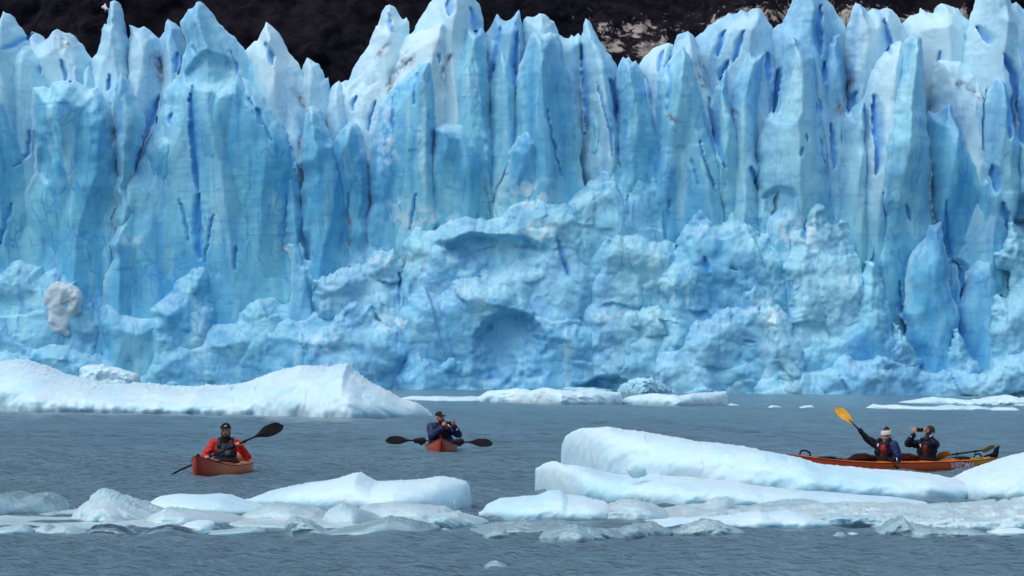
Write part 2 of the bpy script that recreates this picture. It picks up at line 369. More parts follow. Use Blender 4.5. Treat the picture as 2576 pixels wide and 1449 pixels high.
def seg_dist(X, Z, P, closed_bottom=False):
    d = np.full(X.shape, 1e9)
    for (x1, z1), (x2, z2) in zip(P[:-1], P[1:]):
        vx, vz = x2 - x1, z2 - z1; L = vx * vx + vz * vz + 1e-12
        t = np.clip(((X - x1) * vx + (Z - z1) * vz) / L, 0, 1)
        d = np.minimum(d, np.hypot(X - x1 - t * vx, Z - z1 - t * vz))
    return d
def inside(X, Z, P):
    r = np.zeros(X.shape, bool); n = len(P)
    for i in range(n):
        x1, z1 = P[i]; x2, z2 = P[(i + 1) % n]
        if z1 == z2: continue
        c = ((z1 > Z) != (z2 > Z)) & (X < (x2 - x1) * (Z - z1) / (z2 - z1) + x1); r ^= c
    return r
PIECES = [0]
def ice_piece(name, pts, off, T=2.0, w=1.6, style='face', white=0.0, tilt=None, lean=0.13, res=0.115, dense=0.0, bl=None, br=None, label=None, bot=-1.2, mat=None, rough=1.0):
    """pts: outline from lower left over the top to lower right (frame px). The sides run down to the water unless they already do."""
    k = PIECES[0]; PIECES[0] += 1
    lr = np.random.default_rng(100 + k)
    P = np.array(pts, float)
    yb = 985 if bot < 0 else bot
    if P[0, 1] < yb: P = np.vstack([[bl if bl is not None else P[0, 0] - 0.06 * (yb - P[0, 1]), yb + 40], P])
    if P[-1, 1] < yb: P = np.vstack([P, [br if br is not None else P[-1, 0] + 0.06 * (yb - P[-1, 1]), yb + 40]])
    if name == 'collapsed_ice_block': off = 4.5 + (off - 5.5) * 0.62; T = T * 0.75
    off = off * 1.45
    if name == 'grey_ice_slab': off = 8.75
    Yp = YG - off
    sub = [P[0]]
    for a_, b_ in zip(P[:-1], P[1:]):
        n_ = int(np.hypot(*(b_ - a_)) // 38)
        for i_ in range(1, n_ + 1):
            f_ = i_ / (n_ + 1); q_ = a_ + (b_ - a_) * f_
            sub.append(q_ + np.array([lr.normal(0, 7.0) * float(np.clip((q_[1] - 250) / 250, 0.15, 1)) * (rough if style != 'rubble' else 1), 0]))
        sub.append(b_)
    P = np.array(sub)
    Wd = at(P[:, 0], P[:, 1], Yp)
    Q = np.stack([Wd[:, 0], Wd[:, 2]], 1)
    x0, x1 = Q[:, 0].min() - res, Q[:, 0].max() + res; z0, z1 = max(Q[:, 1].min(), -1.3), Q[:, 1].max() + res
    xs = np.arange(x0, x1 + res, res); zs = np.arange(z0, z1 + res, res)
    X, Z = np.meshgrid(xs, zs)
    sdist = seg_dist(X, Z, Q)
    ins = inside(X, Z, Q)
    sd_ = np.where(ins, sdist, -sdist)
    rs = k * 31
    rj = 0.17 if style == 'rubble' else 0.075
    sd_ = sd_ + rough * rj * (fbm(X * 1.3, Z * 0.9, 2, rs + 1) * 1.3 + (0.5 if style == 'rubble' else 0.22) * fbm(X * 5, Z * 4, 2, rs + 2))
    gz, gx = np.gradient(sd_, res)
    gl = np.maximum(np.hypot(gx, gz), 0.5)
    keep = sd_ > 0
    q = keep[:-1, :-1] | keep[1:, :-1] | keep[:-1, 1:] | keep[1:, 1:]
    out = (~keep)
    Xa = np.where(out, X - gx / gl * np.clip(sd_, -2 * res, 0), X)
    Za = np.where(out, Z - gz / gl * np.clip(sd_, -2 * res, 0), Z)
    e = np.maximum(sd_, 0)
    prof = np.clip(e / w, 0, 1); prof = np.sqrt(np.clip(1 - (1 - prof) ** 2, 0, 1)) * 0.2 + prof ** 0.9 * 0.8
    up_ = sstep(8, 23, Z) if bot < 0 and name == 'serac' and Q[:, 1].max() > 19 else np.ones_like(Z)
    T = T * (0.55 if name == 'serac' and Q[:, 1].max() <= 21 else 1.0)
    p = T * prof * (0.12 + 0.88 * up_) + (1 - up_) * np.clip(5.2 - off, -3, 3)
    edge = np.clip(e / 0.5, 0, 1); zt_ = Q[:, 1].max()
    xc = (x0 + x1) / 2
    if name == 'serac':
        ia = int(np.argmax(Q[:, 1])); sl_ = lr.uniform(-0.16, 0.16) + 0.10 * np.sign(xc - Q[ia, 0])
        xr_ = Q[ia, 0] + sl_ * (Q[ia, 1] - Z) + 0.5 * noise(Z * 0.16, Z * 0 + k, rs + 41)
        p = p + 0.75 * T * np.clip(1 - np.abs(X - xr_) / 2.6, 0, 1) * (0.25 + 0.75 * up_) * np.clip(e / 0.7, 0, 1)
        n2_ = int(lr.integers(1, 3))
        for i_ in range(n2_):
            xr2 = lr.uniform(x0 + 1, x1 - 1) + lr.uniform(-0.22, 0.22) * (zt_ - Z) + 0.4 * noise(Z * 0.2, Z * 0 + i_, rs + 43 + i_)
            p = p + 0.4 * T * np.clip(1 - np.abs(X - xr2) / lr.uniform(1.0, 2.0), 0, 1) * np.clip(e / 0.7, 0, 1)
    tl = tilt if tilt is not None else lr.uniform(-0.22, 0.22)
    zt = Q[:, 1].max()
    p = p + tl * np.clip(X - xc, -4, 4) * edge + lean * (zt - Z) * 0.55
    if style == 'face':
        wx = X + 1.2 * noise(X * 0.12, Z * 0.12, rs + 3); wz = Z + 2.0 * noise(X * 0.1, Z * 0.1, rs + 4)
        rel = 1.15 * facet(wx * 0.30, wz * 0.10, rs + 5) + 0.22 * facet(wx * 0.85 + 0.25 * wz, wz * 0.30, rs + 6) + 0.03 * facet(wx * 2.3, wz * 1.5 + 0.4 * wx, rs + 16)
        rel = rel + 0.40 * fbm(X * 0.28, Z * 0.09, 2, rs + 7) + 0.05 * fbm(X * 1.1, Z * 0.5, 2, rs + 8) + 0.018 * noise(X * 0.5, Z * 6, rs + 9)
        p = p + rel * edge * rough
    elif style == 'smooth':
        rel = 0.6 * fbm(X * 0.22, Z * 0.12, 3, rs + 7) + 0.05 * fbm(X * 0.9, Z * 0.6, 2, rs + 8) + 0.015 * noise(X * 0.5, Z * 6, rs + 9)
        p = p + (rel + 0.7 * facet(X * 0.33 + 0.06 * Z, Z * 0.13, rs + 5) + 0.15 * facet(X * 0.9 + 0.2 * Z, Z * 0.30, rs + 6) + 0.02 * facet(X * 2.4, Z * 1.5, rs + 16)) * edge * rough
    else:
        wx = X + 0.7 * noise(X * 0.35, Z * 0.35, rs + 3); wz = Z + 0.7 * noise(X * 0.35, Z * 0.35, rs + 4)
        rel = 0
        for fq, am, se in ((0.22, 1.4, 5), (0.55, 0.62, 15), (1.4, 0.22, 25), (3.0, 0.08, 35)):
            rel = rel + am * facet(wx * fq + 0.3 * wz * fq, wz * fq * 0.8, rs + se, 0.95, 0.9, 0.5)
        rel = rel + 0.7 * fbm(X * 0.2, Z * 0.2, 3, rs + 7) + 0.05 * fbm(X * 2.2, Z * 2.2, 2, rs + 8)
        p = p + rel * (0.35 + 0.65 * edge) * rough
    att = np.zeros(X.shape + (3,)); att[..., 0] = np.clip(white * (0.6 if style == 'rubble' else 1.0) + 0.07 * sstep(17, 30, Z), 0, 1); att[..., 1] = dense + 0.10 * (1 - sstep(1, 10, Z))
    if name == 'serac': att[..., 0] = att[..., 0] * sstep(9, 20, Z)
    for c, rx, ry, d in DENTW:
        if c[0] + rx * 2 < x0 or c[0] - rx * 2 > x1: continue
        dzz = (Z - c[2] + 0.5 * noise(X * 0.4, X * 0 + 3.3, 78)) / ry; dzz = np.where(dzz < 0, dzz * 0.5, dzz)
        r2 = ((X - c[0]) / rx) ** 2 + dzz ** 2 + 0.5 * fbm(X * 0.45, Z * 0.45, 3, 77)
        p = p - d * np.where(dzz > 0, sstep(1.3, 0.45 if Z[0, 0] * 0 + c[2] < 18 else 0.05, r2), sstep(1.4, 0.0, r2))
    for c, rx, ry in WPW:
        if c[0] + rx * 2 < x0 or c[0] - rx * 2 > x1: continue
        r2 = ((X - c[0]) / rx) ** 2 + ((Z - c[2]) / ry) ** 2
        att[..., 0] = np.maximum(att[..., 0], 0.95 * np.exp(-r2) * sstep(-0.2, 0.35, fbm(X * 1.3, Z * 1.3, 4, 55) + 0.15))
    for cp, cw, dirt, dep in CR:
        c3 = at(cp[:, 0], cp[:, 1], Yp - 1.0); c2 = np.stack([c3[:, 0], c3[:, 2]], 1)
        if c2[:, 0].max() + cw * 2 < x0 or c2[:, 0].min() - cw * 2 > x1 or c2[:, 1].min() - 1 > z1: continue
        i0 = np.searchsorted(xs, c2[:, 0].min() - cw * 3); i1 = np.searchsorted(xs, c2[:, 0].max() + cw * 3)
        j0 = np.searchsorted(zs, c2[:, 1].min() - cw * 3); j1 = np.searchsorted(zs, c2[:, 1].max() + cw * 3)
        if i1 <= i0 or j1 <= j0: continue
        sl = (slice(j0, j1), slice(i0, i1)); Xs, Zs = X[sl], Z[sl]
        d = seg_dist(Xs + 0.12 * noise(Xs * 1.3, Zs * 1.3, 61), Zs, c2)
        # taper towards both ends
        za, zb_ = c2[:, 1].min(), c2[:, 1].max(); xa, xb = c2[:, 0].min(), c2[:, 0].max()
        tt = (Zs - za) / max(zb_ - za, 0.3) if (zb_ - za) > (xb - xa) else (Xs - xa) / max(xb - xa, 0.3)
        wl_ = cw * 0.46 * (0.06 + 0.94 * np.clip(4 * tt * (1 - tt), 0, 1) ** 0.7) + 0.015
        if (zb_ - za) > (xb - xa):
            o_ = np.argsort(c2[:, 1]); side = Xs - np.interp(Zs, c2[o_, 1], c2[o_, 0])
        else:
            o_ = np.argsort(c2[:, 0]); side = Zs - np.interp(Xs, c2[o_, 0], c2[o_, 1])
        if hsh(np.array([int(cp[0, 0])]), np.array([int(cp[0, 1])]), 7)[0] > 0.45: side = -side
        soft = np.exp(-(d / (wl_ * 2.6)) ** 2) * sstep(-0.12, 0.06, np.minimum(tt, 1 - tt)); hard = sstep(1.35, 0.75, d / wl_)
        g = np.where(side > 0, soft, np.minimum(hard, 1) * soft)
        D = dep if dep is not None else min(1.5, 0.25 + 2.1 * cw)
        if dirt: D *= 0.3
        p[sl] = p[sl] - D * g
        if dirt: att[sl][..., 2] = np.maximum(att[sl][..., 2], np.exp(-(d / (cw * 1.3)) ** 2))
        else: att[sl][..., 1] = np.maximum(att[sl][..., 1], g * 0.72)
    if style != 'rubble': att[..., 0] = np.maximum(att[..., 0], 0.55 * np.exp(-e / 0.28) * sstep(2, 9, Z))  # light rim of thin translucent edges painted into the white, along with weathered crust
    p = np.where(out, np.where(Z > z0 + 2 * res, 0.0 + lean * (zt - Z) * 0.55, p), p)
    V = np.stack([Xa, Yp - p, Za], -1).reshape(-1, 3)
    nx = len(xs)
    jj, ii = np.nonzero(q); b = jj * nx + ii
    FQ = np.stack([b, b + 1, b + nx + 1, b + nx], 1)
    # skirt running back from the outline
    E = np.concatenate([FQ[:, [0, 1]], FQ[:, [1, 2]], FQ[:, [2, 3]], FQ[:, [3, 0]]])
    key = np.sort(E, 1); key = key[:, 0].astype(np.int64) * len(V) + key[:, 1]
    u, inv, cnt = np.unique(key, return_inverse=True, return_counts=True)
    BE = E[cnt[inv] == 1]
    bv = np.unique(BE); mp = np.full(len(V), -1); mp[bv] = np.arange(len(bv)) + len(V)
    cx, cz = xc, (z0 + zt) / 2
    back = V[bv].copy(); back[:, 1] += 1.2 + T * 0.8
    back[:, 0] += (cx - back[:, 0]) * 0.12
    V2 = np.vstack([V, back])
    FS = np.stack([BE[:, 1], BE[:, 0], mp[BE[:, 0]], mp[BE[:, 1]]], 1)
    FA = np.vstack([FQ, FS])
    used = np.unique(FA); rm = np.full(len(V2), -1); rm[used] = np.arange(len(used))
    A2 = np.vstack([att.reshape(-1, 3), att.reshape(-1, 3)[bv]])[used]
    V2 = V2[used]; V2[:, 1] -= YG
    me = mk_mesh(name, V2, rm[FA])
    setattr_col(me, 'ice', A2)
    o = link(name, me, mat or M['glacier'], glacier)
    if label: o['label'] = label
    return o

S = 'serac'
# the solid wall behind everything
ice_piece('ice_wall', [(-500, 985), (-480, 330), (0, 320), (220, 240), (400, 250), (640, 230), (780, 290), (870, 320), (950, 240), (1300, 200), (1560, 220), (1700, 190), (2000, 160), (2300, 140), (2576, 120), (3050, 110), (3080, 985)], -4.0, 1.5, 2, 'face', 0.15, 0.0, res=0.26)
# back row, skyline
ice_piece(S, F(1, [(-330, 500), (-200, 330), (-90, 380), (-40, 220), (0, 140), (22, 85), (75, 105), (130, 180), (210, 275), (330, 560)]), 0.5, 2.4, 1.8, 'face', 0.35)
ice_piece(S, F(1, [(150, 520), (208, 275), (237, 238), (285, 275), (325, 312), (352, 285), (392, 238), (425, 220), (478, 250), (520, 248), (580, 295), (650, 385), (692, 447), (760, 700)]), 0, 2.0, 1.6, 'face', 0.55)
ice_piece(S, F(1, [(660, 560), (690, 447), (725, 400), (752, 320), (760, 215), (780, 185), (803, 190), (806, 80), (820, 15), (850, 5), (880, 15), (900, 70), (920, 170), (940, 240), (960, 290), (1010, 560)]), 0.4, 1.8, 1.2, 'smooth', 0.45)
ice_piece(S, F(1, [(930, 460), (962, 290), (967, 188), (1000, 195), (1030, 210), (1075, 202), (1130, 235), (1180, 288), (1230, 380), (1330, 600)]), 0.2, 1.8, 1.4, 'face', 0.6)
ice_piece(S, F(1, [(1140, 420), (1182, 288), (1228, 240), (1232, 160), (1250, 142), (1290, 165), (1345, 205), (1420, 420)]), -0.5, 1.8, 1.4, 'smooth', 0.5)
ice_piece(S, F(1, [(1790, 480), (1830, 375), (1860, 340), (1900, 305), (1920, 310), (1945, 240), (1985, 162), (2030, 200), (2090, 265), (2130, 350), (2200, 450), (2250, 522), (2330, 760), (2420, 1000)]), 1.0, 2.2, 1.8, 'smooth', 0.75, 0.15, label='sharp white spire leaning right of the tallest left pinnacle')
ice_piece(S, F(1, [(2210, 640), (2250, 520), (2290, 432), (2330, 455), (2370, 470), (2400, 520), (2420, 595), (2445, 585), (2460, 640), (2520, 850)]), 0.2, 1.6, 1.2, 'smooth', 0.7)
ice_piece(S, F(1, [(2400, 830), (2440, 720), (2470, 655), (2500, 620), (2530, 600), (2560, 640), (2600, 760), (2640, 900)]), 0.6, 1.4, 0.9, 'smooth', 0.75)
ice_piece(S, F(2, [(-40, 700), (0, 622), (35, 605), (50, 630), (75, 560), (110, 470), (160, 410), (210, 330), (235, 250), (260, 200), (275, 200), (300, 110), (330, 45), (360, 28), (395, 45), (430, 120), (470, 160), (485, 118), (500, 160), (508, 255), (600, 500)]), 0.2, 2.2, 1.6, 'smooth', 0.75, 0.1)
ice_piece(S, F(2, [(440, 420), (505, 260), (540, 230), (575, 160), (620, 80), (660, 20), (690, -20), (760, -90), (860, -110), (960, -80), (1003, -10), (1025, 30), (1050, 110), (1075, 260), (1150, 520)]), 0.6, 2.6, 2.0, 'face', 0.6, label='broad tallest pinnacle at the centre cut by the top of the picture')
ice_piece(S, F(2, [(1050, 340), (1080, 250), (1100, 215), (1130, 160), (1160, 108), (1190, 140), (1230, 165), (1270, 140), (1310, 85), (1328, 67), (1338, 110), (1342, 190), (1400, 380)]), 0.6, 1.8, 1.2, 'smooth', 0.3)
ice_piece(S, F(2, [(1320, 330), (1340, 190), (1355, 150), (1380, 128), (1440, 130), (1475, 92), (1520, 110), (1560, 150), (1590, 155), (1610, 200), (1620, 255), (1650, 285), (1700, 288), (1720, 255), (1745, 290), (1765, 243), (1800, 300), (1830, 500)]), 0.4, 2.0, 1.4, 'face', 0.45)
ice_piece(S, F(2, [(1775, 520), (1790, 280), (1800, 190), (1820, 128), (1845, 155), (1875, 220), (1930, 310), (1990, 390), (2030, 450), (2055, 480), (2110, 700)]), 1.4, 2.2, 1.6, 'smooth', 0.35, 0.18, bl=1470, br=1610)
ice_piece(S, F(2, [(2190, 560), (2215, 480), (2260, 420), (2310, 370), (2370, 340), (2430, 318), (2475, 330), (2510, 500)]), 0.6, 2.0, 1.8, 'smooth', 0.7)
ice_piece(S, F(2, [(2470, 560), (2475, 420), (2480, 340), (2500, 260), (2530, 248), (2585, 230), (2620, 265), (2700, 420)]), 1.0, 1.8, 1.2, 'smooth', 0.4)
ice_piece(S, F(3, [(40, 400), (95, 285), (150, 230), (230, 160), (310, 128), (345, 95), (380, 110), (430, 72), (490, 95), (515, 60), (560, 65), (605, 90), (640, 160), (670, 210), (740, 420)]), 0.5, 2.2, 1.6, 'face', 0.55)
ice_piece(S, F(3, [(620, 330), (670, 215), (710, 185), (740, 180), (770, 110), (810, 10), (830, -60), (900, -130), (1000, -100), (1080, 0), (1110, 30), (1140, 90), (1190, 160), (1222, 205), (1290, 450)]), 0.6, 2.6, 2.0, 'smooth', 0.45)
ice_piece(S, F(3, [(1190, 420), (1222, 205), (1245, 130), (1285, 15), (1330, 30), (1365, 70), (1380, 95), (1410, 65), (1470, 72), (1520, 58), (1560, 75), (1620, 140), (1700, 330)]), 0.8, 2.2, 1.6, 'smooth', 0.6)
ice_piece(S, F(3, [(1580, 330), (1640, 165), (1700, 115), (1765, 100), (1772, 60), (1820, 95), (1885, 95), (1895, 45), (1930, 20), (1980, 40), (2050, 70), (2090, 120), (2140, 160), (2260, 420)]), -0.3, 2.0, 1.6, 'face', 0.65)
ice_piece(S, F(3, [(2080, 420), (2130, 170), (2155, 80), (2180, 0), (2220, -80), (2330, -120), (2430, -40), (2450, 40), (2480, 20), (2545, 75), (2640, 40), (2800, 160), (2950, 400)]), 1.4, 2.6, 2.0, 'smooth', 0.55, -0.05)
# middle row
ice_piece(S, F(1, [(-330, 800), (-200, 520), (-60, 560), (0, 480), (40, 430), (130, 350), (190, 325), (240, 360), (330, 440), (420, 640)]), 1.6, 1.8, 1.4, 'face', 0.3)
ice_piece(S, F(1, [(500, 640), (520, 430), (545, 385), (590, 420), (640, 500), (700, 660)]), 1.6, 1.4, 1.0, 'smooth', 0.45)
ice_piece(S, F(1, [(590, 660), (605, 580), (625, 520), (660, 485), (690, 540), (720, 620), (770, 800)]), 2.2, 1.5, 1.0, 'smooth', 0.25)
ice_piece(S, F(2, [(20, 760), (50, 650), (150, 560), (280, 440), (370, 340), (500, 270), (640, 210), (720, 170), (790, 155), (805, 190), (825, 330), (830, 430), (850, 700)]), 1.4, 2.2, 1.6, 'smooth', 0.85, 0.2, label='broad white weathered slope running down left of the central pinnacle')
ice_piece(S, F(2, [(1095, 680), (1130, 520), (1160, 440), (1200, 355), (1240, 440), (1290, 480), (1330, 640)]), 2.4, 1.6, 1.0, 'face', 0.1)
ice_piece(S, F(3, [(1000, 520), (1025, 400), (1030, 330), (1045, 258), (1075, 300), (1100, 250), (1150, 255), (1170, 260), (1190, 400), (1230, 600)]), 1.8, 1.5, 0.9, 'smooth', 0.35)
ice_piece(S, F(3, [(-120, 420), (-30, 300), (40, 230), (70, 265), (95, 290), (150, 420), (220, 640), (330, 800)]), 1.4, 1.8, 1.4, 'face', 0.6)
ice_piece(S, F(3, [(1840, 700), (1870, 520), (1890, 460), (1930, 438), (2000, 440), (2070, 450), (2130, 500), (2200, 540), (2240, 640), (2290, 900)]), 1.8, 2.0, 1.6, 'smooth', 0.65)
ice_piece(S, F(3, [(1290, 860), (1310, 750), (1340, 680), (1380, 560), (1450, 450), (1540, 340), (1640, 300), (1680, 500), (1700, 800)]), 3.0, 2.0, 1.6, 'smooth', 0.65)
ice_piece(S, F(3, [(310, 900), (330, 710), (360, 600), (420, 480), (440, 400), (470, 370), (515, 345), (540, 400), (600, 380), (630, 355), (612, 500), (592, 640), (575, 760), (570, 950)]), 2.4, 1.8, 1.3, 'face', 0.3)
ice_piece(S, F(2, [(2205, 760), (2225, 620), (2250, 560), (2275, 545), (2320, 640), (2360, 760), (2420, 900)]), 2.0, 1.5, 1.0, 'smooth', 0.6)
# front row
ice_piece(S, F(1, [(990, 1290), (1060, 1150), (1140, 990), (1170, 880), (1220, 780), (1235, 660), (1310, 590), (1370, 420), (1390, 330), (1345, 205), (1350, 160), (1405, 62), (1430, 62), (1460, 18), (1490, 10), (1530, 40), (1590, 110), (1640, 180), (1720, 250), (1790, 320), (1828, 380), (1900, 500), (1990, 640), (2090, 760), (2200, 930), (2245, 1010), (2300, 1200)]), 2.2, 3.0, 2.4, 'face', 0.12, -0.06, bl=215, br=790, label='tallest pinnacle on the left with a dark hollow under its cap')
ice_piece(S, F(1, [(1478, 1449), (1480, 900), (1505, 740), (1560, 640), (1700, 600), (1770, 545), (1850, 600), (1960, 720), (2080, 900), (2200, 1100), (2260, 1300)]), 3.8, 2.0, 1.5, 'face', 0.0, 0.05, bl=508, br=780)
ice_piece(S, F(1, [(180, 1449), (262, 1300), (255, 1150), (245, 950), (233, 800), (233, 700), (250, 655), (330, 645), (365, 665), (400, 615), (470, 595), (560, 600), (620, 640), (660, 660), (720, 650), (760, 700), (810, 800), (850, 950), (885, 1150)]), 3.6, 2.2, 1.8, 'smooth', 0.0, 0.03, bl=30, br=310, label='round headed blue ice dome at the left')
ice_piece(S, F(1, [(868, 1200), (850, 900), (848, 720), (870, 610), (900, 552), (940, 590), (980, 680), (1040, 780), (1080, 870), (1090, 940), (1070, 1040), (1030, 1150), (1000, 1300)]), 4.0, 1.5, 1.1, 'smooth', 0.15, 0.1, bl=296, br=345, label='slim leaf shaped ice blade beside the round dome')
ice_piece(S, F(1, [(-330, 1449), (-200, 900), (-60, 700), (20, 640), (50, 720), (110, 850), (160, 1000), (210, 1250)]), 3.0, 2.0, 1.6, 'face', 0.0, bl=-120)
ice_piece(S, F(1, [(2250, 1400), (2245, 1050), (2262, 960), (2275, 830), (2295, 790), (2340, 785), (2390, 830), (2410, 900), (2450, 980), (2510, 1080), (2560, 1200), (2620, 1400)]), 4.2, 2.0, 1.5, 'smooth', 0.0, -0.04, bl=752, br=905)
ice_piece(S, F(1, [(1000, 1449), (1010, 1320), (1080, 1230), (1130, 1100), (1190, 1030), (1290, 1000), (1370, 1080), (1420, 1300)]), 3.9, 1.6, 1.3, 'face', 0.0, bl=270, br=500)
ice_piece(S, F(2, [(200, 1300), (240, 1000), (280, 800), (330, 720), (390, 640), (470, 560), (530, 500), (590, 450), (640, 435), (700, 445), (722, 520), (728, 640), (735, 900)]), 3.0, 2.2, 1.7, 'face', 0.05, -0.08, bl=905, br=1120)
ice_piece(S, F(2, [(725, 760), (735, 600), (770, 540), (830, 450), (880, 350), (905, 280), (940, 200), (990, 230), (1040, 210), (1075, 270), (1088, 340), (1080, 420), (1095, 560), (1110, 760)]), 2.8, 2.0, 1.6, 'face', 0.05, 0.0)
ice_piece(S, F(2, [(1295, 760), (1308, 560), (1340, 460), (1380, 330), (1400, 270), (1440, 235), (1500, 260), (1560, 240), (1620, 260), (1645, 330), (1660, 420), (1700, 540), (1720, 700), (1790, 1000)]), 3.4, 2.4, 1.8, 'face', 0.05, -0.03, label='bulky blue ice headland right of the centre')
ice_piece(S, F(2, [(-120, 1200), (-60, 1050), (0, 960), (60, 900), (120, 920), (160, 1000), (200, 1200)]), 3.4, 1.7, 1.2, 'smooth', 0.0, -0.1, bl=845, br=935)
ice_piece(S, F(2, [(2015, 1200), (2058, 950), (2050, 700), (2052, 520), (2080, 460), (2100, 425), (2120, 440), (2145, 418), (2170, 455), (2195, 445), (2215, 480), (2250, 600), (2300, 760), (2350, 900), (2420, 1100)]), 3.0, 2.2, 1.6, 'face', 0.05, 0.05, bl=1530, br=1720)
ice_piece(S, F(2, [(1830, 1040), (1835, 700), (1850, 560), (1880, 620), (1930, 800), (1980, 960), (2005, 1180)]), 2.6, 1.6, 1.1, 'smooth', 0.0, bl=1470, br=1545)
ice_piece(S, F(2, [(640, 1260), (690, 1100), (690, 960), (760, 925), (860, 935), (920, 930), (990, 1000), (1040, 1080), (1080, 1250)]), 4.6, 1.5, 1.2, 'smooth', 0.0, bl=1020, br=1240)
ice_piece(S, F(2, [(1150, 1400), (1240, 1200), (1290, 1060), (1350, 970), (1400, 960), (1500, 1000), (1550, 1000), (1580, 1120), (1620, 1280), (1700, 1449)]), 4.6, 1.7, 1.3, 'face', 0.05, bl=1230, br=1460)
ice_piece(S, F(3, [(-200, 600), (-60, 400), (0, 340), (60, 420), (100, 540), (150, 700), (200, 900), (250, 1080), (310, 1290)]), 3.4, 2.1, 1.6, 'face', 0.1, 0.06, bl=1600, br=1850)
ice_piece(S, F(3, [(195, 900), (215, 720), (240, 650), (262, 640), (300, 540), (328, 500), (332, 700), (380, 830), (430, 1000), (500, 1250), (560, 1449)]), 3.0, 1.8, 1.3, 'smooth', 0.15, 0.08, bl=1790, br=1920)
ice_piece(S, F(3, [(540, 1300), (540, 1130), (575, 1000), (600, 900), (670, 830), (700, 760), (735, 560), (752, 420), (755, 320), (800, 262), (840, 280), (880, 340), (930, 390), (980, 430), (1000, 530), (1010, 650), (1040, 800), (1080, 1000), (1098, 1200)]), 3.4, 2.6, 2.0, 'face', 0.25, -0.03, label='tall pale tapering pinnacle with small dark slits on the right')
ice_piece(S, F(3, [(1100, 1300), (1118, 1050), (1140, 880), (1190, 800), (1220, 765), (1245, 820), (1290, 770), (1330, 745), (1365, 765), (1378, 900), (1400, 1150)]), 3.2, 1.9, 1.3, 'face', 0.35)
ice_piece(S, F(3, [(1430, 1300), (1445, 1090), (1500, 950), (1530, 750), (1560, 620), (1600, 480), (1650, 320), (1690, 265), (1730, 255), (1770, 270), (1785, 300), (1800, 400), (1806, 800), (1820, 1000), (1850, 1250)]), 4.6, 2.6, 1.9, 'smooth', 0.15, 0.1, bl=2190, br=2380, label='grey blue chisel topped pinnacle standing forward on the right')
ice_piece(S, F(3, [(1800, 900), (1830, 830), (1880, 850), (1960, 780), (1990, 770), (2040, 900), (2110, 1050), (2160, 1160), (2230, 1290), (2320, 1340), (2350, 1449)]), 3.6, 2.0, 1.5, 'face', 0.0, 0.1, dense=0.12, bl=2300, br=2560)
ice_piece(S, F(3, [(2215, 1150), (2225, 900), (2240, 800), (2270, 680), (2300, 590), (2330, 565), (2380, 580), (2425, 620), (2450, 720), (2480, 880), (2500, 1000), (2545, 1150)]), 3.8, 1.9, 1.4, 'smooth', 0.2, 0.0)
ice_piece(S, F(3, [(2480, 760), (2520, 560), (2580, 420), (2660, 360), (2760, 420), (2900, 700)]), 4.2, 2.0, 1.5, 'face', 0.2)
# lower, collapsed ice
B = 'collapsed_ice_block'
ice_piece(B, F(4, [(-300, 800), (-100, 620), (0, 580), (40, 540), (100, 480), (150, 465), (190, 500), (300, 530), (320, 580), (360, 540), (410, 530), (470, 570), (520, 600), (590, 590), (660, 760), (760, 1000)]), 5.6, 1.8, 1.6, 'rubble', 0.2, rough=0.7)
ice_piece('grey_ice_slab', F(4, [(330, 1000), (335, 880), (318, 760), (325, 690), (400, 620), (470, 640), (540, 660), (590, 700), (605, 780), (590, 850), (520, 900), (500, 960), (495, 1022), (430, 1028), (350, 1020)]) , 7.0, 0.3, 0.4, 'rubble', 0.3, 0.0, lean=0.0, bot=780, mat=M['grey_ice'], rough=0.75, label='gritty grey slab of ice stuck low on the left of the glacier face')
ice_piece(B, F(4, [(735, 1000), (745, 860), (765, 795), (820, 820), (900, 870), (1000, 895), (1090, 900), (1175, 930), (1165, 1000), (1200, 1150)]), 7.4, 1.6, 1.3, 'smooth', 0.05, -0.15)
ice_piece(B, F(4, [(1050, 1000), (1100, 900), (1180, 760), (1240, 660), (1330, 590), (1390, 530), (1450, 515), (1480, 480), (1560, 600), (1650, 900)]), 6.0, 1.8, 1.6, 'rubble', 0.12, rough=0.7)
ice_piece(B, F(4, [(2060, 900), (2112, 700), (2110, 560), (2088, 450), (2045, 375), (2090, 355), (2170, 350), (2195, 470), (2260, 475), (2290, 530), (2380, 570), (2468, 620), (2600, 800)]), 6.6, 1.4, 1.0, 'smooth', 0.1, 0.1, label='lone upright ice finger standing above the rubble')
ice_piece(B, F(4, [(1640, 1000), (1700, 900), (1770, 790), (1850, 740), (1920, 745), (1990, 750), (2060, 780), (2110, 720), (2250, 850)]), 6.4, 1.6, 1.4, 'rubble', 0.12, rough=0.8)
ice_piece(B, F(4, [(850, 1280), (1000, 1200), (1300, 1010), (1500, 950), (1800, 900), (2000, 880), (2150, 900), (2300, 830), (2400, 790), (2520, 780), (2700, 900), (2850, 1050)]), 7.0, 2.0, 1.8, 'rubble', 0.15, 0.05, rough=0.55)
ice_piece(B, F(4, [(-300, 1200), (-60, 1100), (100, 1080), (130, 990), (180, 1040), (260, 1050), (420, 1050), (560, 1100), (700, 1150), (900, 1220), (1200, 1260), (1500, 1230), (1700, 1300)]), 7.0, 1.8, 1.6, 'rubble', 0.05, rough=0.55)
ice_piece(B, F(5, [(-200, 620), (-60, 560), (0, 530), (100, 510), (180, 480), (220, 420), (270, 400), (330, 410), (380, 390), (415, 450), (420, 600), (470, 700)]), 7.2, 1.8, 1.5, 'rubble', 0.45)
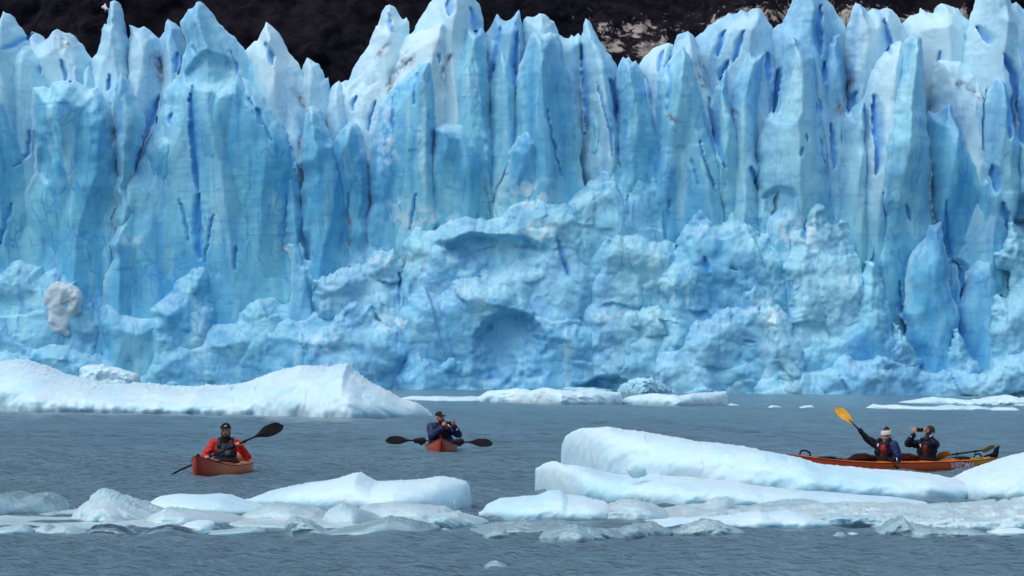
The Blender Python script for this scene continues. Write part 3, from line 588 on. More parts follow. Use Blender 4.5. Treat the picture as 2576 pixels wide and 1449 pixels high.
ice_piece(B, F(5, [(430, 560), (440, 400), (490, 300), (540, 220), (600, 255), (660, 260), (740, 220), (810, 190), (870, 165), (930, 160), (1000, 180), (1080, 185), (1170, 140), (1250, 80), (1330, 30), (1400, 5), (1480, 0), (1550, 40), (1650, 60), (1750, 120), (1830, 300), (1900, 500)]), 6.6, 2.2, 2.0, 'rubble', 0.3, 0.0, rough=0.8, label='long crest of crumbled white ice arching over a blue hollow')
ice_piece(B, F(2, [(1660, 1520), (1740, 1449), (1850, 1350), (1960, 1270), (2010, 1220), (2060, 1205), (2090, 1260), (2170, 1260), (2240, 1230), (2300, 1300), (2400, 1500)]), 6.0, 1.8, 1.6, 'rubble', 0.15, rough=0.7)
ice_piece(B, F(5, [(1740, 560), (1790, 420), (1860, 320), (1900, 170), (1960, 150), (2060, 190), (2130, 270), (2250, 300), (2380, 340), (2468, 400)]), 6.6, 1.8, 1.6, 'rubble', 0.35)
ice_piece(B, F(5, [(380, 980), (400, 850), (480, 760), (560, 670), (660, 640), (760, 660), (800, 610), (900, 610), (980, 585), (1050, 620), (1120, 640), (1200, 640), (1280, 690), (1350, 780), (1420, 860), (1550, 890), (1700, 900), (1800, 930), (1900, 1050)]), 8.4, 2.0, 1.7, 'rubble', 0.25, 0.0, rough=0.75)
ice_piece(B, F(5, [(1780, 1080), (1800, 910), (1800, 830), (1830, 780), (1930, 780), (2000, 840), (2100, 830), (2220, 800), (2340, 830), (2400, 790), (2500, 740), (2560, 900)]), 8.0, 1.8, 1.5, 'rubble', 0.25)
ice_piece(B, F(5, [(-300, 1000), (-100, 930), (0, 850), (60, 760), (150, 790), (230, 800), (250, 900), (330, 920), (400, 960), (520, 1060), (640, 1200)]), 8.4, 1.8, 1.5, 'rubble', 0.3)
ice_piece(B, F(5, [(1850, 1270), (1880, 1180), (1950, 1130), (2050, 1150), (2150, 1200), (2240, 1300), (2380, 1440)]), 8.8, 1.3, 1.1, 'smooth', 0.05, 0.15, bl=1540)
ice_piece(B, F(6, [(-200, 560), (-60, 400), (0, 260), (60, 180), (110, 110), (170, 80), (230, 110), (290, 190), (320, 180), (350, 125), (400, 160), (470, 210), (520, 250), (560, 290), (640, 280), (760, 480)]), 6.8, 2.0, 1.6, 'rubble', 0.2)
ice_piece(B, F(6, [(600, 300), (620, 160), (645, 40), (690, -30), (740, -60), (860, -55), (895, 0), (900, 100), (860, 240)]), 6.4, 1.3, 0.9, 'smooth', 0.0, 0.1, dense=0.1, label='bright blue upright ice block among the rubble')
ice_piece(B, F(6, [(760, 340), (780, 230), (800, 140), (860, 170), (880, 80), (960, 60), (1020, 80), (1050, 200), (1090, 240), (1150, 180), (1220, 300), (1300, 600)]), 7.0, 1.8, 1.4, 'rubble', 0.4)
ice_piece(B, F(6, [(-200, 1060), (-60, 1000), (60, 940), (180, 900), (280, 820), (420, 780), (440, 700), (510, 650), (560, 690), (630, 730), (700, 800), (760, 880), (800, 950), (850, 1080), (900, 1200)]), 9.0, 2.0, 1.6, 'rubble', 0.4)
ice_piece(B, F(6, [(740, 1100), (860, 1020), (950, 960), (1020, 940), (1060, 970), (1100, 930), (1190, 900), (1220, 760), (1250, 650), (1330, 480), (1400, 500), (1470, 700), (1530, 900), (1600, 1150)]), 8.0, 2.0, 1.6, 'rubble', 0.15, rough=0.8)
ice_piece(S, F(6, [(1610, 960), (1625, 500), (1690, 380), (1780, 230), (1870, 200), (1900, 350), (1940, 550), (1970, 800), (1985, 1000)]), 5.4, 1.6, 1.6, 'smooth', 0.0, 0.0, dense=0.12)
ice_piece(S, F(6, [(1980, 800), (2040, 560), (2120, 480), (2230, 460), (2280, 560), (2300, 760), (2310, 1000)]), 4.9, 1.4, 1.4, 'face', 0.0, 0.0, dense=0.2)
ice_piece(B, F(6, [(1330, 1260), (1360, 1150), (1390, 1090), (1440, 1060), (1500, 1100), (1520, 930), (1560, 950), (1600, 1020), (1640, 1060), (1720, 1220)]), 8.6, 1.4, 1.2, 'rubble', 0.35)
ice_piece(B, F(6, [(1900, 1240), (1930, 1100), (1960, 980), (1985, 965), (2030, 1060), (2100, 1180), (2160, 1260)]), 8.8, 1.4, 1.1, 'rubble', 0.2)
ice_piece(B, F(6, [(2210, 900), (2240, 740), (2280, 720), (2340, 750), (2355, 640), (2240, 430), (2300, 400), (2360, 200), (2468, 180), (2620, 240), (2760, 500)]), 7.0, 1.6, 1.3, 'rubble', 0.3)
ice_piece(B, F(6, [(480, 1360), (600, 1300), (750, 1230), (1000, 1260), (1150, 1150), (1280, 1200), (1400, 1150), (1600, 1200), (1800, 1290), (2000, 1260), (2200, 1300), (2330, 1150), (2468, 1120), (2700, 1200), (2800, 1400)]), 9.4, 1.8, 1.5, 'rubble', 0.35)
ice_piece(B, F(5, [(380, 1300), (460, 1180), (560, 1120), (680, 1180), (820, 1150), (950, 1200), (1100, 1290), (1250, 1340)]), 9.0, 1.5, 1.3, 'rubble', 0.2)

# ------------------------------------------------------------------ floating ice
def berg(name, label, top, bot, D=2.5, Db=2.0, k=0.8, e=0.7, amp=0.05, mat='white_ice', cat='iceberg', group=None, crest=1.0, z0=None, Y=None, seed=0, dstep=2.2):
    top = np.array(top, float); bot = np.array(bot, float)
    if mat in ('floe_ice', 'clear_ice'): amp = amp * 1.45; crest = crest * 2.2
    pa, pb = top[0, 0], top[-1, 0]
    nu = int(np.clip((pb - pa) / dstep, 16, 520)); nv = 54
    t = np.linspace(0, 1, nu); px = pa + (pb - pa) * t
    pt = np.interp(px, top[:, 0], top[:, 1]); pbm = np.interp(px, bot[:, 0], bot[:, 1])
    foot = onwater(px, pbm) if Y is None else at(px, pbm, np.full(nu, Y))
    yf = foot[:, 1]
    yf = np.convolve(np.pad(yf, 6, 'edge'), np.ones(13) / 13, 'valid')
    yr = yf + D
    rid = at(px, pt, yr)
    zr = np.maximum(rid[:, 2] - (0 if z0 is None else z0), 0.01); xr = rid[:, 0]
    Lw = abs(xr[-1] - xr[0])
    de = np.minimum(xr - xr[0], xr[-1] - xr)
    rr = min(D, Lw * 0.5) * 0.55
    s = np.sqrt(np.clip(de / rr, 0.0, 1)); s = np.sqrt(np.clip(1 - (1 - np.clip(de / rr, 0, 1)) ** 2, 0, 1)) * 0.98 + 0.02
    th = np.concatenate([np.linspace(0, math.pi / 2, 36), np.linspace(math.pi / 2, math.pi, 17)[1:]])
    c = np.cos(th); sn = np.sin(th)
    yy = -np.sign(c) * np.abs(c) ** k; zz = np.clip(sn, 0, 1) ** e
    yy = np.concatenate([[yy[0]], yy, [yy[-1]]]); zz = np.concatenate([[-9], zz, [-9]])
    Yg = yr[:, None] + np.where(yy[None] < 0, D * yy[None], Db * yy[None]) * s[:, None]
    Zg = np.where(zz[None] < -1, -0.35, zr[:, None] * zz[None])
    Xg = np.repeat(xr[:, None], len(zz), 1)
    sc = max(zr.max(), 0.2)
    fr = 1.6 / sc ** 0.6
    n1 = fbm(Xg * fr * 0.7 + seed, Yg * fr * 0.7 + Zg * fr, 4, 200 + seed); n2 = fbm(Xg * fr * 3 + seed, Yg * fr * 3 + Zg * fr * 3, 3, 300 + seed)
    fc = facet(Xg * fr * 0.9 + seed, (Yg * 0.6 + Zg * 1.2) * fr * 0.9, 400 + seed, 1.0, 0.8, 0.5) + 0.35 * facet(Xg * fr * 2.6 + seed, (Yg * 0.6 + Zg * 1.2) * fr * 2.6, 450 + seed, 1.0, 0.8, 0.5)
    fc = fc - fc.mean() - 0.1
    sh = np.clip(sn, 0, 1); sh = np.concatenate([[0.3], sh, [0.3]])[None]
    disp = amp * sc * (1.2 * n1 + 0.4 * n2 + 1.7 * fc)
    w_ = np.clip(zr / sc * 2, 0.1, 1)[:, None]
    Yg = Yg - disp * 1.6 * w_ * (0.25 + 0.75 * (1 - sh ** 3))
    Zg = Zg + np.where(zz[None] < -1, 0, disp * 0.55 * w_ * (0.15 + 0.85 * sh))
    jag = crest * 0.026 * sc * (np.abs(fbm(Xg * fr * 7, Yg * fr * 5 + seed, 3, 500 + seed)) * 2 - 0.5) * w_
    Zg = Zg + np.where(zz[None] < -1, 0, jag * sh ** 6)
    Xg = Xg + amp * sc * 0.5 * fbm(Yg * fr * 2, Zg * fr * 2 + Xg * fr, 3, 600 + seed) * w_
    if z0 is None: Yg = Yg + np.where(yy[None] < 0, 1, -1) * 0.16 * sc ** 0.5 * np.exp(-np.clip(Zg, 0, 9) / (0.05 + 0.04 * sc)) * w_ * (1 + 0.8 * fbm(Xg * 2.1, Xg * 0 + seed, 2, 44))
    if z0 is not None: Zg = np.where(zz[None] < -1, z0 - 0.15, Zg + z0)
    # origin at base centre
    org = np.array([(xr[0] + xr[-1]) / 2, float(np.mean(yr)), 0 if z0 is None else z0])
    V = np.stack([Xg, Yg, Zg], -1).reshape(-1, 3) - org
    fq = grid_faces(nu, len(zz))
    me = mk_mesh(name, V, fq)
    # cap the ends
    o = link(name, me, M[mat]); o.location = org
    tag(o, label, cat, group)
    return o

FB = 'bergs drifting at the foot of the glacier'
berg('iceberg', 'long white iceberg with two humps lying behind the two kayaks on the left',
     [(-160, 960), (-110, 930), (-60, 915), (0, 914), (35, 905), (70, 908), (110, 920), (150, 938), (190, 950), (240, 958), (300, 966), (350, 966), (400, 970), (450, 972), (505, 974), (530, 968), (560, 970), (610, 966), (650, 953), (700, 937), (750, 921), (772, 916), (800, 920), (830, 926), (852, 919), (880, 915), (890, 933), (930, 960), (980, 984), (1010, 1003), (1050, 1014), (1078, 1032), (1090, 1050)],
     [(-160, 1022), (0, 1032), (150, 1038), (400, 1041), (700, 1046), (900, 1054), (1060, 1056), (1090, 1053)], D=9, Db=6, k=1.0, e=0.75, amp=0.038, seed=1)
berg('ice_block', 'rounded white ice block perched behind the saddle of the long iceberg',
     [(201, 958), (203, 930), (215, 923), (240, 921), (262, 916), (270, 921), (300, 925), (330, 938), (343, 942), (352, 950), (354, 966)],
     [(201, 976), (354, 980)], D=1.8, Db=1.4, k=0.5, e=0.45, amp=0.07, cat='ice block', z0=0.35, Y=174.0, seed=2)
berg('ice_floe', 'low white strip of floating ice right of the long iceberg', [(1005, 1002), (1040, 996), (1075, 998), (1110, 997), (1150, 999), (1180, 997), (1225, 1000), (1245, 1006)],
     [(1005, 1005), (1100, 1010), (1245, 1011)], D=4, Db=4, amp=0.10, cat='ice floe', group=FB, seed=3, crest=2)
berg('ice_floe', 'flat topped pale blue berg in the middle before the glacier cave', [(1196, 1008), (1203, 1000), (1225, 986), (1250, 983), (1275, 981), (1300, 977), (1340, 983), (1372, 975), (1400, 981), (1450, 984), (1490, 979), (1530, 985), (1560, 987), (1566, 1006)],
     [(1196, 1011), (1300, 1013), (1400, 1018), (1566, 1019)], D=3, Db=5, k=0.6, e=0.6, amp=0.07, cat='iceberg', group=FB, seed=4)
berg('ice_floe', 'pale wedge berg with a square right end left of the open water', [(1558, 1012), (1575, 1000), (1600, 995), (1650, 989), (1690, 994), (1710, 997), (1735, 990), (1790, 988), (1826, 986), (1831, 1000)],
     [(1558, 1018), (1700, 1022), (1831, 1021)], D=3, Db=4, k=0.6, e=0.55, amp=0.06, cat='iceberg', group=FB, seed=5)
berg('ice_floe', 'thin white sliver of ice just right of the wedge berg', [(1828, 1019), (1840, 1015), (1858, 1019)], [(1828, 1021), (1858, 1021)], D=1.5, Db=2, amp=0.1, cat='ice floe', group=FB, seed=6)
berg('ice_shelf', 'flat blue ice ledge floating at the mouth of the glacier cave', [(1252, 979), (1290, 970), (1340, 968), (1370, 967), (1400, 963), (1440, 970), (1500, 974), (1552, 980)], [(1252, 982), (1400, 984), (1552, 986)], D=4, Db=8, amp=0.1, mat='blue_shelf', cat='ice floe', seed=7)
berg('ice_heap', 'heap of pale broken ice beside the dark glacier cave', [(1553, 983), (1562, 972), (1580, 965), (1598, 953), (1640, 950), (1650, 962), (1668, 968), (1690, 982)], [(1553, 988), (1620, 990), (1690, 990)], D=3, Db=4, k=0.8, e=0.7, amp=0.16, mat='blue_shelf', cat='ice heap', seed=8, crest=2)
berg('ice_floe', 'ragged white floe at the far right edge behind the double kayak', [(2262, 1012), (2300, 1007), (2325, 1003), (2345, 999), (2370, 1002), (2400, 1004), (2440, 1008), (2470, 1004), (2490, 1000), (2535, 994), (2560, 1003), (2620, 1000), (2660, 1012)],
     [(2262, 1014), (2400, 1018), (2660, 1022)], D=4, Db=5, amp=0.12, cat='ice floe', group=FB, seed=9, crest=2)
berg('ice_floe', 'long thin white floe below the ragged far right floe', [(2180, 1026), (2198, 1017), (2225, 1020), (2250, 1018), (2300, 1023), (2350, 1024), (2385, 1019), (2420, 1022), (2450, 1020), (2480, 1025), (2500, 1029)],
     [(2180, 1028), (2300, 1031), (2500, 1033)], D=3, Db=3, amp=0.12, cat='ice floe', group=FB, seed=10, crest=2)
berg('ice_floe', 'small white floe right of the long thin floe', [(2486, 1029), (2510, 1024), (2545, 1025), (2562, 1030)], [(2486, 1033), (2562, 1034)], D=2, Db=2, amp=0.1, cat='ice floe', group=FB, seed=11)
berg('ice_floe', 'tiny left one of two white ice bits on open water', [(1932, 1024), (1942, 1020), (1958, 1021), (1966, 1024)], [(1932, 1026), (1966, 1026)], D=1, Db=1, amp=0.1, cat='ice floe', group=FB, seed=12)
berg('ice_floe', 'tiny right one of two white ice bits on open water', [(2010, 1025), (2024, 1021), (2040, 1019), (2050, 1024)], [(2010, 1027), (2050, 1027)], D=1, Db=1, amp=0.1, cat='ice floe', group=FB, seed=13)
# right foreground
FG = 'brash ice in the foreground'
berg('iceberg', 'big white wedge berg high at its left end before the double kayak',
     [(1411, 1175), (1413, 1118), (1422, 1099), (1440, 1085), (1465, 1075), (1490, 1078), (1530, 1074), (1570, 1082), (1620, 1089), (1680, 1097), (1750, 1109), (1830, 1120), (1880, 1125), (1920, 1134), (1960, 1143), (2000, 1151), (2040, 1164), (2075, 1170), (2130, 1175), (2200, 1182), (2300, 1187), (2330, 1192), (2380, 1198), (2400, 1204), (2470, 1235)],
     [(1411, 1222), (1500, 1235), (1700, 1244), (2000, 1255), (2470, 1262)], D=2.2, Db=1.6, k=0.55, e=0.6, amp=0.03, seed=20, crest=0.35)
berg('iceberg', 'smooth white mound of ice at the right edge by the rudder', [(2340, 1246), (2378, 1216), (2430, 1190), (2500, 1165), (2540, 1150), (2576, 1138), (2640, 1118), (2720, 1110), (2800, 1150)],
     [(2340, 1254), (2420, 1262), (2800, 1268)], D=2.0, Db=1.5, k=0.7, e=0.7, amp=0.03, seed=21, crest=0.4)
berg('iceberg', 'lower white shelf of ice in front of the wedge berg', [(1346, 1210), (1348, 1178), (1372, 1163), (1400, 1160), (1425, 1171), (1470, 1174), (1510, 1185), (1560, 1195), (1650, 1195), (1760, 1204), (1850, 1211), (1900, 1224), (2000, 1234), (2100, 1241), (2250, 1252), (2330, 1262)],
     [(1346, 1240), (1450, 1262), (1700, 1276), (2000, 1282), (2330, 1284)], D=2.0, Db=1.2, k=0.6, e=0.6, amp=0.04, seed=22, crest=0.5)
cr_ = np.random.default_rng(77)
chip_me = []
for i in range(6):
    th = np.linspace(0, math.pi, 6); ph = np.linspace(0, 2 * math.pi, 9)[:-1]; T_, P_ = np.meshgrid(th, ph, indexing='ij')
    dv = np.stack([np.sin(T_) * np.cos(P_), np.sin(T_) * np.sin(P_), np.cos(T_)], -1).reshape(-1, 3)
    pl = cr_.normal(size=(9, 3)); pl /= np.linalg.norm(pl, axis=1)[:, None]; hh = cr_.uniform(0.45, 1.0, 9)
    rad = np.min(np.where(dv @ pl.T > 0.12, hh[None] / np.maximum(dv @ pl.T, 0.12), 1.5), 1)
    V_ = dv * np.minimum(rad, 1.4)[:, None] * np.array([1.0, 0.8, 0.55])
    chip_me.append(mk_mesh('ice_chip', V_, grid_faces(6, 8, True)[:, ::-1], False)); chip_me[-1].materials.append(M[['floe_ice', 'clear_ice', 'white_ice'][i % 3]])
for i in range(30):
    px_ = cr_.uniform(-20, 2590); py_ = cr_.choice([cr_.uniform(1322, 1352), cr_.uniform(1290, 1340)])
    if 1190 < px_ < 1330: py_ = cr_.uniform(1300, 1350)
    w_ = onwater(px_, py_); o = link('ice_chip', chip_me[int(cr_.integers(6))]); r_ = cr_.uniform(0.02, 0.075)
    o.location = (w_[0], w_[1], r_ * 0.12); o.scale = (r_ * cr_.uniform(1, 2.2), r_ * 1.3, r_ * cr_.uniform(0.6, 1.1)); o.rotation_euler = (cr_.uniform(-.3, .3), cr_.uniform(-.3, .3), cr_.uniform(0, 6))
    tag(o, 'small chip of ice floating among the foreground brash', 'ice chip', 'ice chips in the foreground brash')
berg('ice_floe', 'rounded pale hump of ice at the right of the gap', [(1204, 1297), (1225, 1270), (1260, 1255), (1320, 1247), (1350, 1246), (1380, 1236), (1410, 1236), (1425, 1246), (1470, 1250), (1520, 1262), (1570, 1290)],
     [(1204, 1303), (1400, 1312), (1570, 1314)], D=1.6, Db=1.2, k=0.7, e=0.7, amp=0.05, cat='ice floe', group=FG, seed=24)
berg('ice_floe', 'greyish mound between the rounded hump and the shelf', [(1440, 1305), (1520, 1275), (1560, 1258), (1600, 1255), (1640, 1268), (1668, 1280), (1690, 1300)], [(1440, 1312), (1690, 1312)], D=1.2, Db=1, k=0.8, e=0.8, amp=0.06, mat='floe_ice', cat='ice floe', group=FG, seed=25)
berg('ice_floe', 'wide wet grey floe spreading along the right foreground', [(1600, 1300), (1680, 1278), (1780, 1270), (1860, 1276), (1950, 1266), (2050, 1262), (2150, 1270), (2250, 1268), (2400, 1272), (2500, 1262), (2576, 1256), (2700, 1250), (2800, 1270)],
     [(1600, 1318), (1900, 1324), (2100, 1326), (2300, 1334), (2576, 1340), (2800, 1342)], D=3.0, Db=1.5, k=0.9, e=0.6, amp=0.11, mat='floe_ice', cat='ice floe', group=FG, seed=26, crest=0.35)
berg('ice_floe', 'pale tilted slab of ice on the wet floe at its left', [(1720, 1298), (1760, 1275), (1800, 1252), (1830, 1249), (1846, 1262), (1840, 1280)], [(1720, 1308), (1846, 1304)], D=0.8, Db=0.7, k=0.7, e=0.7, amp=0.05, mat='floe_ice', cat='ice floe', group=FG, seed=27)
berg('ice_floe', 'bright white tongue of ice at the front of the wet floe', [(1560, 1318), (1700, 1305), (1800, 1302), (1850, 1296), (1905, 1285), (1925, 1292), (1990, 1284), (2040, 1298), (2080, 1306), (2096, 1324)],
     [(1560, 1324), (1800, 1328), (1950, 1328), (2096, 1332)], D=1.0, Db=0.8, k=0.8, e=0.6, amp=0.08, cat='ice floe', group=FG, seed=28, crest=2)
berg('ice_floe', 'grey glassy lump below the bright tongue', [(1355, 1352), (1366, 1340), (1400, 1330), (1450, 1322), (1500, 1330), (1560, 1330), (1600, 1316), (1640, 1314), (1668, 1326), (1690, 1336)], [(1355, 1362), (1450, 1370), (1560, 1362), (1690, 1346)], D=0.8, Db=0.7, k=0.8, e=0.6, amp=0.09, mat='clear_ice', cat='ice floe', group=FG, seed=29)
berg('ice_floe', 'pale glassy cake of ice low in the middle foreground', [(1215, 1350), (1222, 1338), (1245, 1330), (1270, 1332), (1282, 1344)], [(1215, 1354), (1282, 1354)], D=0.5, Db=0.4, k=0.6, e=0.6, amp=0.08, mat='clear_ice', cat='ice floe', group=FG, seed=30)
berg('ice_floe', 'dark wet slush ledge in the middle foreground', [(1180, 1330), (1240, 1318), (1300, 1312), (1360, 1316), (1420, 1318), (1470, 1330)], [(1180, 1342), (1300, 1346), (1470, 1342)], D=1.4, Db=0.8, k=0.9, e=0.5, amp=0.10, mat='clear_ice', cat='ice floe', group=FG, seed=31)
berg('ice_floe', 'ragged glassy lump right of the grey one', [(1680, 1336), (1720, 1322), (1770, 1308), (1800, 1312), (1850, 1326), (1880, 1336)], [(1680, 1344), (1800, 1346), (1880, 1342)], D=0.8, Db=0.6, amp=0.12, mat='clear_ice', cat='ice floe', group=FG, seed=32)
berg('ice_floe', 'wet knob of ice with a dark base at the right', [(2190, 1340), (2225, 1322), (2248, 1306), (2268, 1302), (2285, 1318), (2350, 1328), (2450, 1332), (2490, 1342)], [(2190, 1346), (2350, 1350), (2490, 1350)], D=0.7, Db=0.6, k=0.8, e=0.7, amp=0.12, mat='clear_ice', cat='ice floe', group=FG, seed=33)
berg('ice_floe', 'small white cake of ice at the bottom right edge', [(2480, 1338), (2510, 1328), (2550, 1326), (2590, 1334)], [(2480, 1342), (2590, 1344)], D=0.6, Db=0.5, amp=0.08, cat='ice floe', group=FG, seed=34)
berg('ice_floe', 'glassy block of ice behind the small white cake', [(2540, 1320), (2556, 1302), (2600, 1296), (2700, 1310)], [(2540, 1334), (2700, 1338)], D=0.7, Db=0.6, amp=0.08, mat='clear_ice', cat='ice floe', group=FG, seed=35)
# left foreground
berg('iceberg', 'white flat berg with a square right end on the left of the gap',
     [(620, 1258), (640, 1250), (680, 1236), (740, 1222), (800, 1212), (850, 1204), (880, 1194), (905, 1190), (925, 1203), (945, 1213), (1000, 1209), (1060, 1207), (1085, 1203), (1110, 1199), (1140, 1203), (1172, 1210), (1181, 1222), (1186, 1260)],
     [(620, 1270), (800, 1285), (1000, 1294), (1186, 1292)], D=2.0, Db=1.4, k=0.55, e=0.6, amp=0.035, seed=40)
berg('ice_floe', 'white rounded floe under the nearer single kayak', [(372, 1268), (400, 1250), (440, 1245), (500, 1246), (545, 1243), (575, 1246), (605, 1258), (640, 1268), (690, 1280)], [(372, 1288), (500, 1298), (690, 1298)], D=1.5, Db=1.1, k=0.7, e=0.65, amp=0.04, cat='ice floe', group=FG, seed=41)
berg('ice_floe', 'grey ice peak with a pointed tip at the left', [(188, 1296), (215, 1272), (236, 1262), (240, 1246), (260, 1232), (275, 1234), (310, 1250), (330, 1254), (365, 1268), (420, 1284), (490, 1306)], [(188, 1316), (300, 1326), (490, 1318)], D=1.5, Db=1.2, k=1.0, e=1.15, amp=0.09, mat='floe_ice', cat='ice floe', group=FG, seed=42)
berg('ice_floe', 'teal humpbacked lump of wet ice at the left edge', [(-120, 1256), (-60, 1244), (0, 1243), (45, 1238), (70, 1246), (100, 1241), (130, 1242), (155, 1256), (172, 1282)], [(-120, 1304), (0, 1306), (172, 1298)], D=1.4, Db=1.2, k=0.8, e=0.7, amp=0.04, mat='clear_ice', cat='ice floe', group=FG, seed=43)
berg('ice_floe', 'thin pale ice strip before the teal lump', [(60, 1290), (100, 1280), (150, 1286), (200, 1280), (230, 1292)], [(60, 1298), (230, 1300)], D=0.8, Db=0.6, amp=0.09, mat='floe_ice', cat='ice floe', group=FG, seed=44)
berg('ice_floe', 'low wet ice sheet in front of the grey peak', [(-120, 1310), (0, 1300), (120, 1306), (220, 1304), (330, 1298), (420, 1294), (500, 1296), (560, 1306), (610, 1316)], [(-120, 1326), (200, 1334), (450, 1330), (610, 1326)], D=2.2, Db=0.9, k=0.9, e=0.6, amp=0.08, mat='floe_ice', cat='ice floe', group=FG, seed=45)
berg('ice_floe', 'pale wet ice sheet linking the left foreground lumps', [(540, 1318), (600, 1300), (700, 1296), (800, 1300), (900, 1304), (1000, 1300), (1100, 1300), (1210, 1308)], [(540, 1324), (700, 1330), (900, 1336), (1210, 1326)], D=2.0, Db=0.9, k=0.9, e=0.6, amp=0.08, mat='floe_ice', cat='ice floe', group=FG, seed=61, crest=2)
berg('ice_floe', 'pale angular floe left of the grey peak base', [(350, 1320), (390, 1294), (425, 1276), (480, 1282), (540, 1288), (600, 1298), (640, 1308)], [(350, 1326), (480, 1328), (640, 1318)], D=0.9, Db=0.7, k=0.8, e=0.8, amp=0.05, mat='floe_ice', cat='ice floe', group=FG, seed=46)
berg('ice_floe', 'small white ice cake at the bottom left corner', [(-40, 1334), (0, 1328), (30, 1324), (60, 1322), (76, 1330), (80, 1342)], [(-40, 1344), (80, 1346)], D=0.6, Db=0.5, k=0.6, e=0.6, amp=0.08, mat='floe_ice', cat='ice floe', group=FG, seed=47)
berg('ice_floe', 'row of small white ice lumps next to the corner cake', [(92, 1340), (100, 1326), (120, 1320), (134, 1330), (150, 1324), (175, 1322), (196, 1332), (215, 1343)], [(92, 1345), (215, 1347)], D=0.6, Db=0.5, k=0.6, e=0.6, amp=0.10, mat='floe_ice', cat='ice floe', group=FG, seed=48)
berg('ice_floe', 'left one of two dark glassy ice humps', [(222, 1336), (240, 1320), (270, 1317), (300, 1322), (325, 1332), (345, 1346)], [(222, 1346), (345, 1350)], D=0.6, Db=0.5, amp=0.05, mat='dark_ice', cat='ice floe', group=FG, seed=49)
berg('ice_floe', 'right one of two dark glassy ice humps', [(355, 1344), (390, 1326), (425, 1318), (460, 1326), (500, 1336), (530, 1344)], [(355, 1348), (530, 1348)], D=0.6, Db=0.5, amp=0.05, mat='dark_ice', cat='ice floe', group=FG, seed=50)
berg('ice_floe', 'white oval ice cake near the dark humps', [(448, 1330), (470, 1316), (500, 1309), (530, 1312), (552, 1322), (540, 1334)], [(448, 1338), (552, 1340)], D=0.7, Db=0.5, k=0.7, e=0.7, amp=0.03, mat='white_ice', cat='ice floe', group=FG, seed=51)
berg('ice_floe', 'long white splinter of ice right of the oval cake', [(495, 1340), (560, 1334), (610, 1328), (650, 1324), (668, 1334)], [(495, 1344), (668, 1344)], D=0.5, Db=0.4, amp=0.06, mat='floe_ice', cat='ice floe', group=FG, seed=52)
berg('ice_floe', 'pale wedge of ice lying before the white flat berg', [(600, 1300), (650, 1276), (690, 1264), (740, 1270), (800, 1280), (830, 1294), (860, 1310)], [(600, 1314), (740, 1322), (860, 1318)], D=1.1, Db=0.8, k=0.8, e=0.7, amp=0.05, mat='floe_ice', cat='ice floe', group=FG, seed=53)
berg('ice_floe', 'grey triangular slab under the white flat berg', [(806, 1310), (830, 1280), (862, 1264), (900, 1278), (950, 1296), (984, 1304)], [(806, 1324), (900, 1330), (984, 1316)], D=0.8, Db=0.6, k=0.9, e=0.9, amp=0.04, mat='floe_ice', cat='ice floe', group=FG, seed=54)
berg('ice_floe', 'teal arched slab beneath the square ended berg', [(880, 1290), (930, 1270), (990, 1262), (1060, 1270), (1120, 1274), (1150, 1290), (1180, 1306)], [(880, 1312), (1060, 1318), (1180, 1312)], D=1.0, Db=0.7, k=0.8, e=0.7, amp=0.05, mat='floe_ice', cat='ice floe', group=FG, seed=55)
berg('ice_floe', 'smooth teal slab of ice awash in the left foreground', [(790, 1342), (860, 1328), (920, 1318), (980, 1298), (1020, 1304), (1070, 1314), (1112, 1322)], [(790, 1346), (940, 1354), (1050, 1350), (1112, 1336)], D=0.9, Db=0.6, k=0.9, e=0.7, amp=0.03, mat='clear_ice', cat='ice floe', group=FG, seed=56)
berg('ice_floe', 'upright pale chunk left of the smooth teal slab', [(716, 1336), (722, 1306), (740, 1298), (766, 1304), (790, 1318), (830, 1340)], [(716, 1342), (830, 1346)], D=0.6, Db=0.5, k=0.7, e=0.7, amp=0.09, mat='clear_ice', cat='ice floe', group=FG, seed=57)
berg('ice_floe', 'crumbly pale chunk at the right of the smooth teal slab', [(1072, 1326), (1080, 1304), (1110, 1294), (1150, 1290), (1190, 1298), (1230, 1312)], [(1072, 1332), (1150, 1330), (1230, 1322)], D=0.7, Db=0.6, k=0.7, e=0.7, amp=0.12, mat='floe_ice', cat='ice floe', group=FG, seed=58)
berg('ice_floe', 'little white cube of ice against the square ended berg', [(1115, 1276), (1118, 1258), (1132, 1252), (1146, 1256), (1149, 1274)], [(1115, 1286), (1149, 1288)], D=0.3, Db=0.3, k=0.4, e=0.4, amp=0.03, cat='ice floe', group=FG, seed=59, dstep=1.2)
berg('ice_floe', 'sunken glassy bit of ice near the bottom edge', [(1218, 1424), (1230, 1415), (1250, 1413), (1268, 1420), (1275, 1425)], [(1218, 1427), (1275, 1428)], D=0.25, Db=0.2, amp=0.12, mat='clear_ice', cat='ice floe', group=FG, seed=60, dstep=1.2)

# ------------------------------------------------------------------ kayaks, paddles and people
M['skin'] = simple('skin', (0.42, 0.20, 0.13), 0.5, 0.1, 30)
M['skin_fair'] = simple('fair_skin', (0.50, 0.26, 0.19), 0.5, 0.1, 30)
M['black'] = simple('black_cloth', (0.008, 0.008, 0.012), 0.75, 0.3, 30, 0.2)
M['black_gloss'] = simple('black_composite', (0.006, 0.0065, 0.009), 0.55, 0.3, 14, 0.15)
M['navy'] = simple('navy_nylon', (0.005, 0.008, 0.028), 0.6, 0.35, 16, 0.3, 0.2)
M['blue'] = simple('royal_blue_nylon', (0.005, 0.012, 0.075), 0.55, 0.3, 16, 0.3, 0.2)
M['red'] = simple('red_nylon', (0.42, 0.013, 0.008), 0.55, 0.2, 14, 0.3, 0.2)
M['dark_red'] = simple('dark_red_nylon', (0.10, 0.006, 0.005), 0.6, 0.35, 16, 0.3, 0.2)
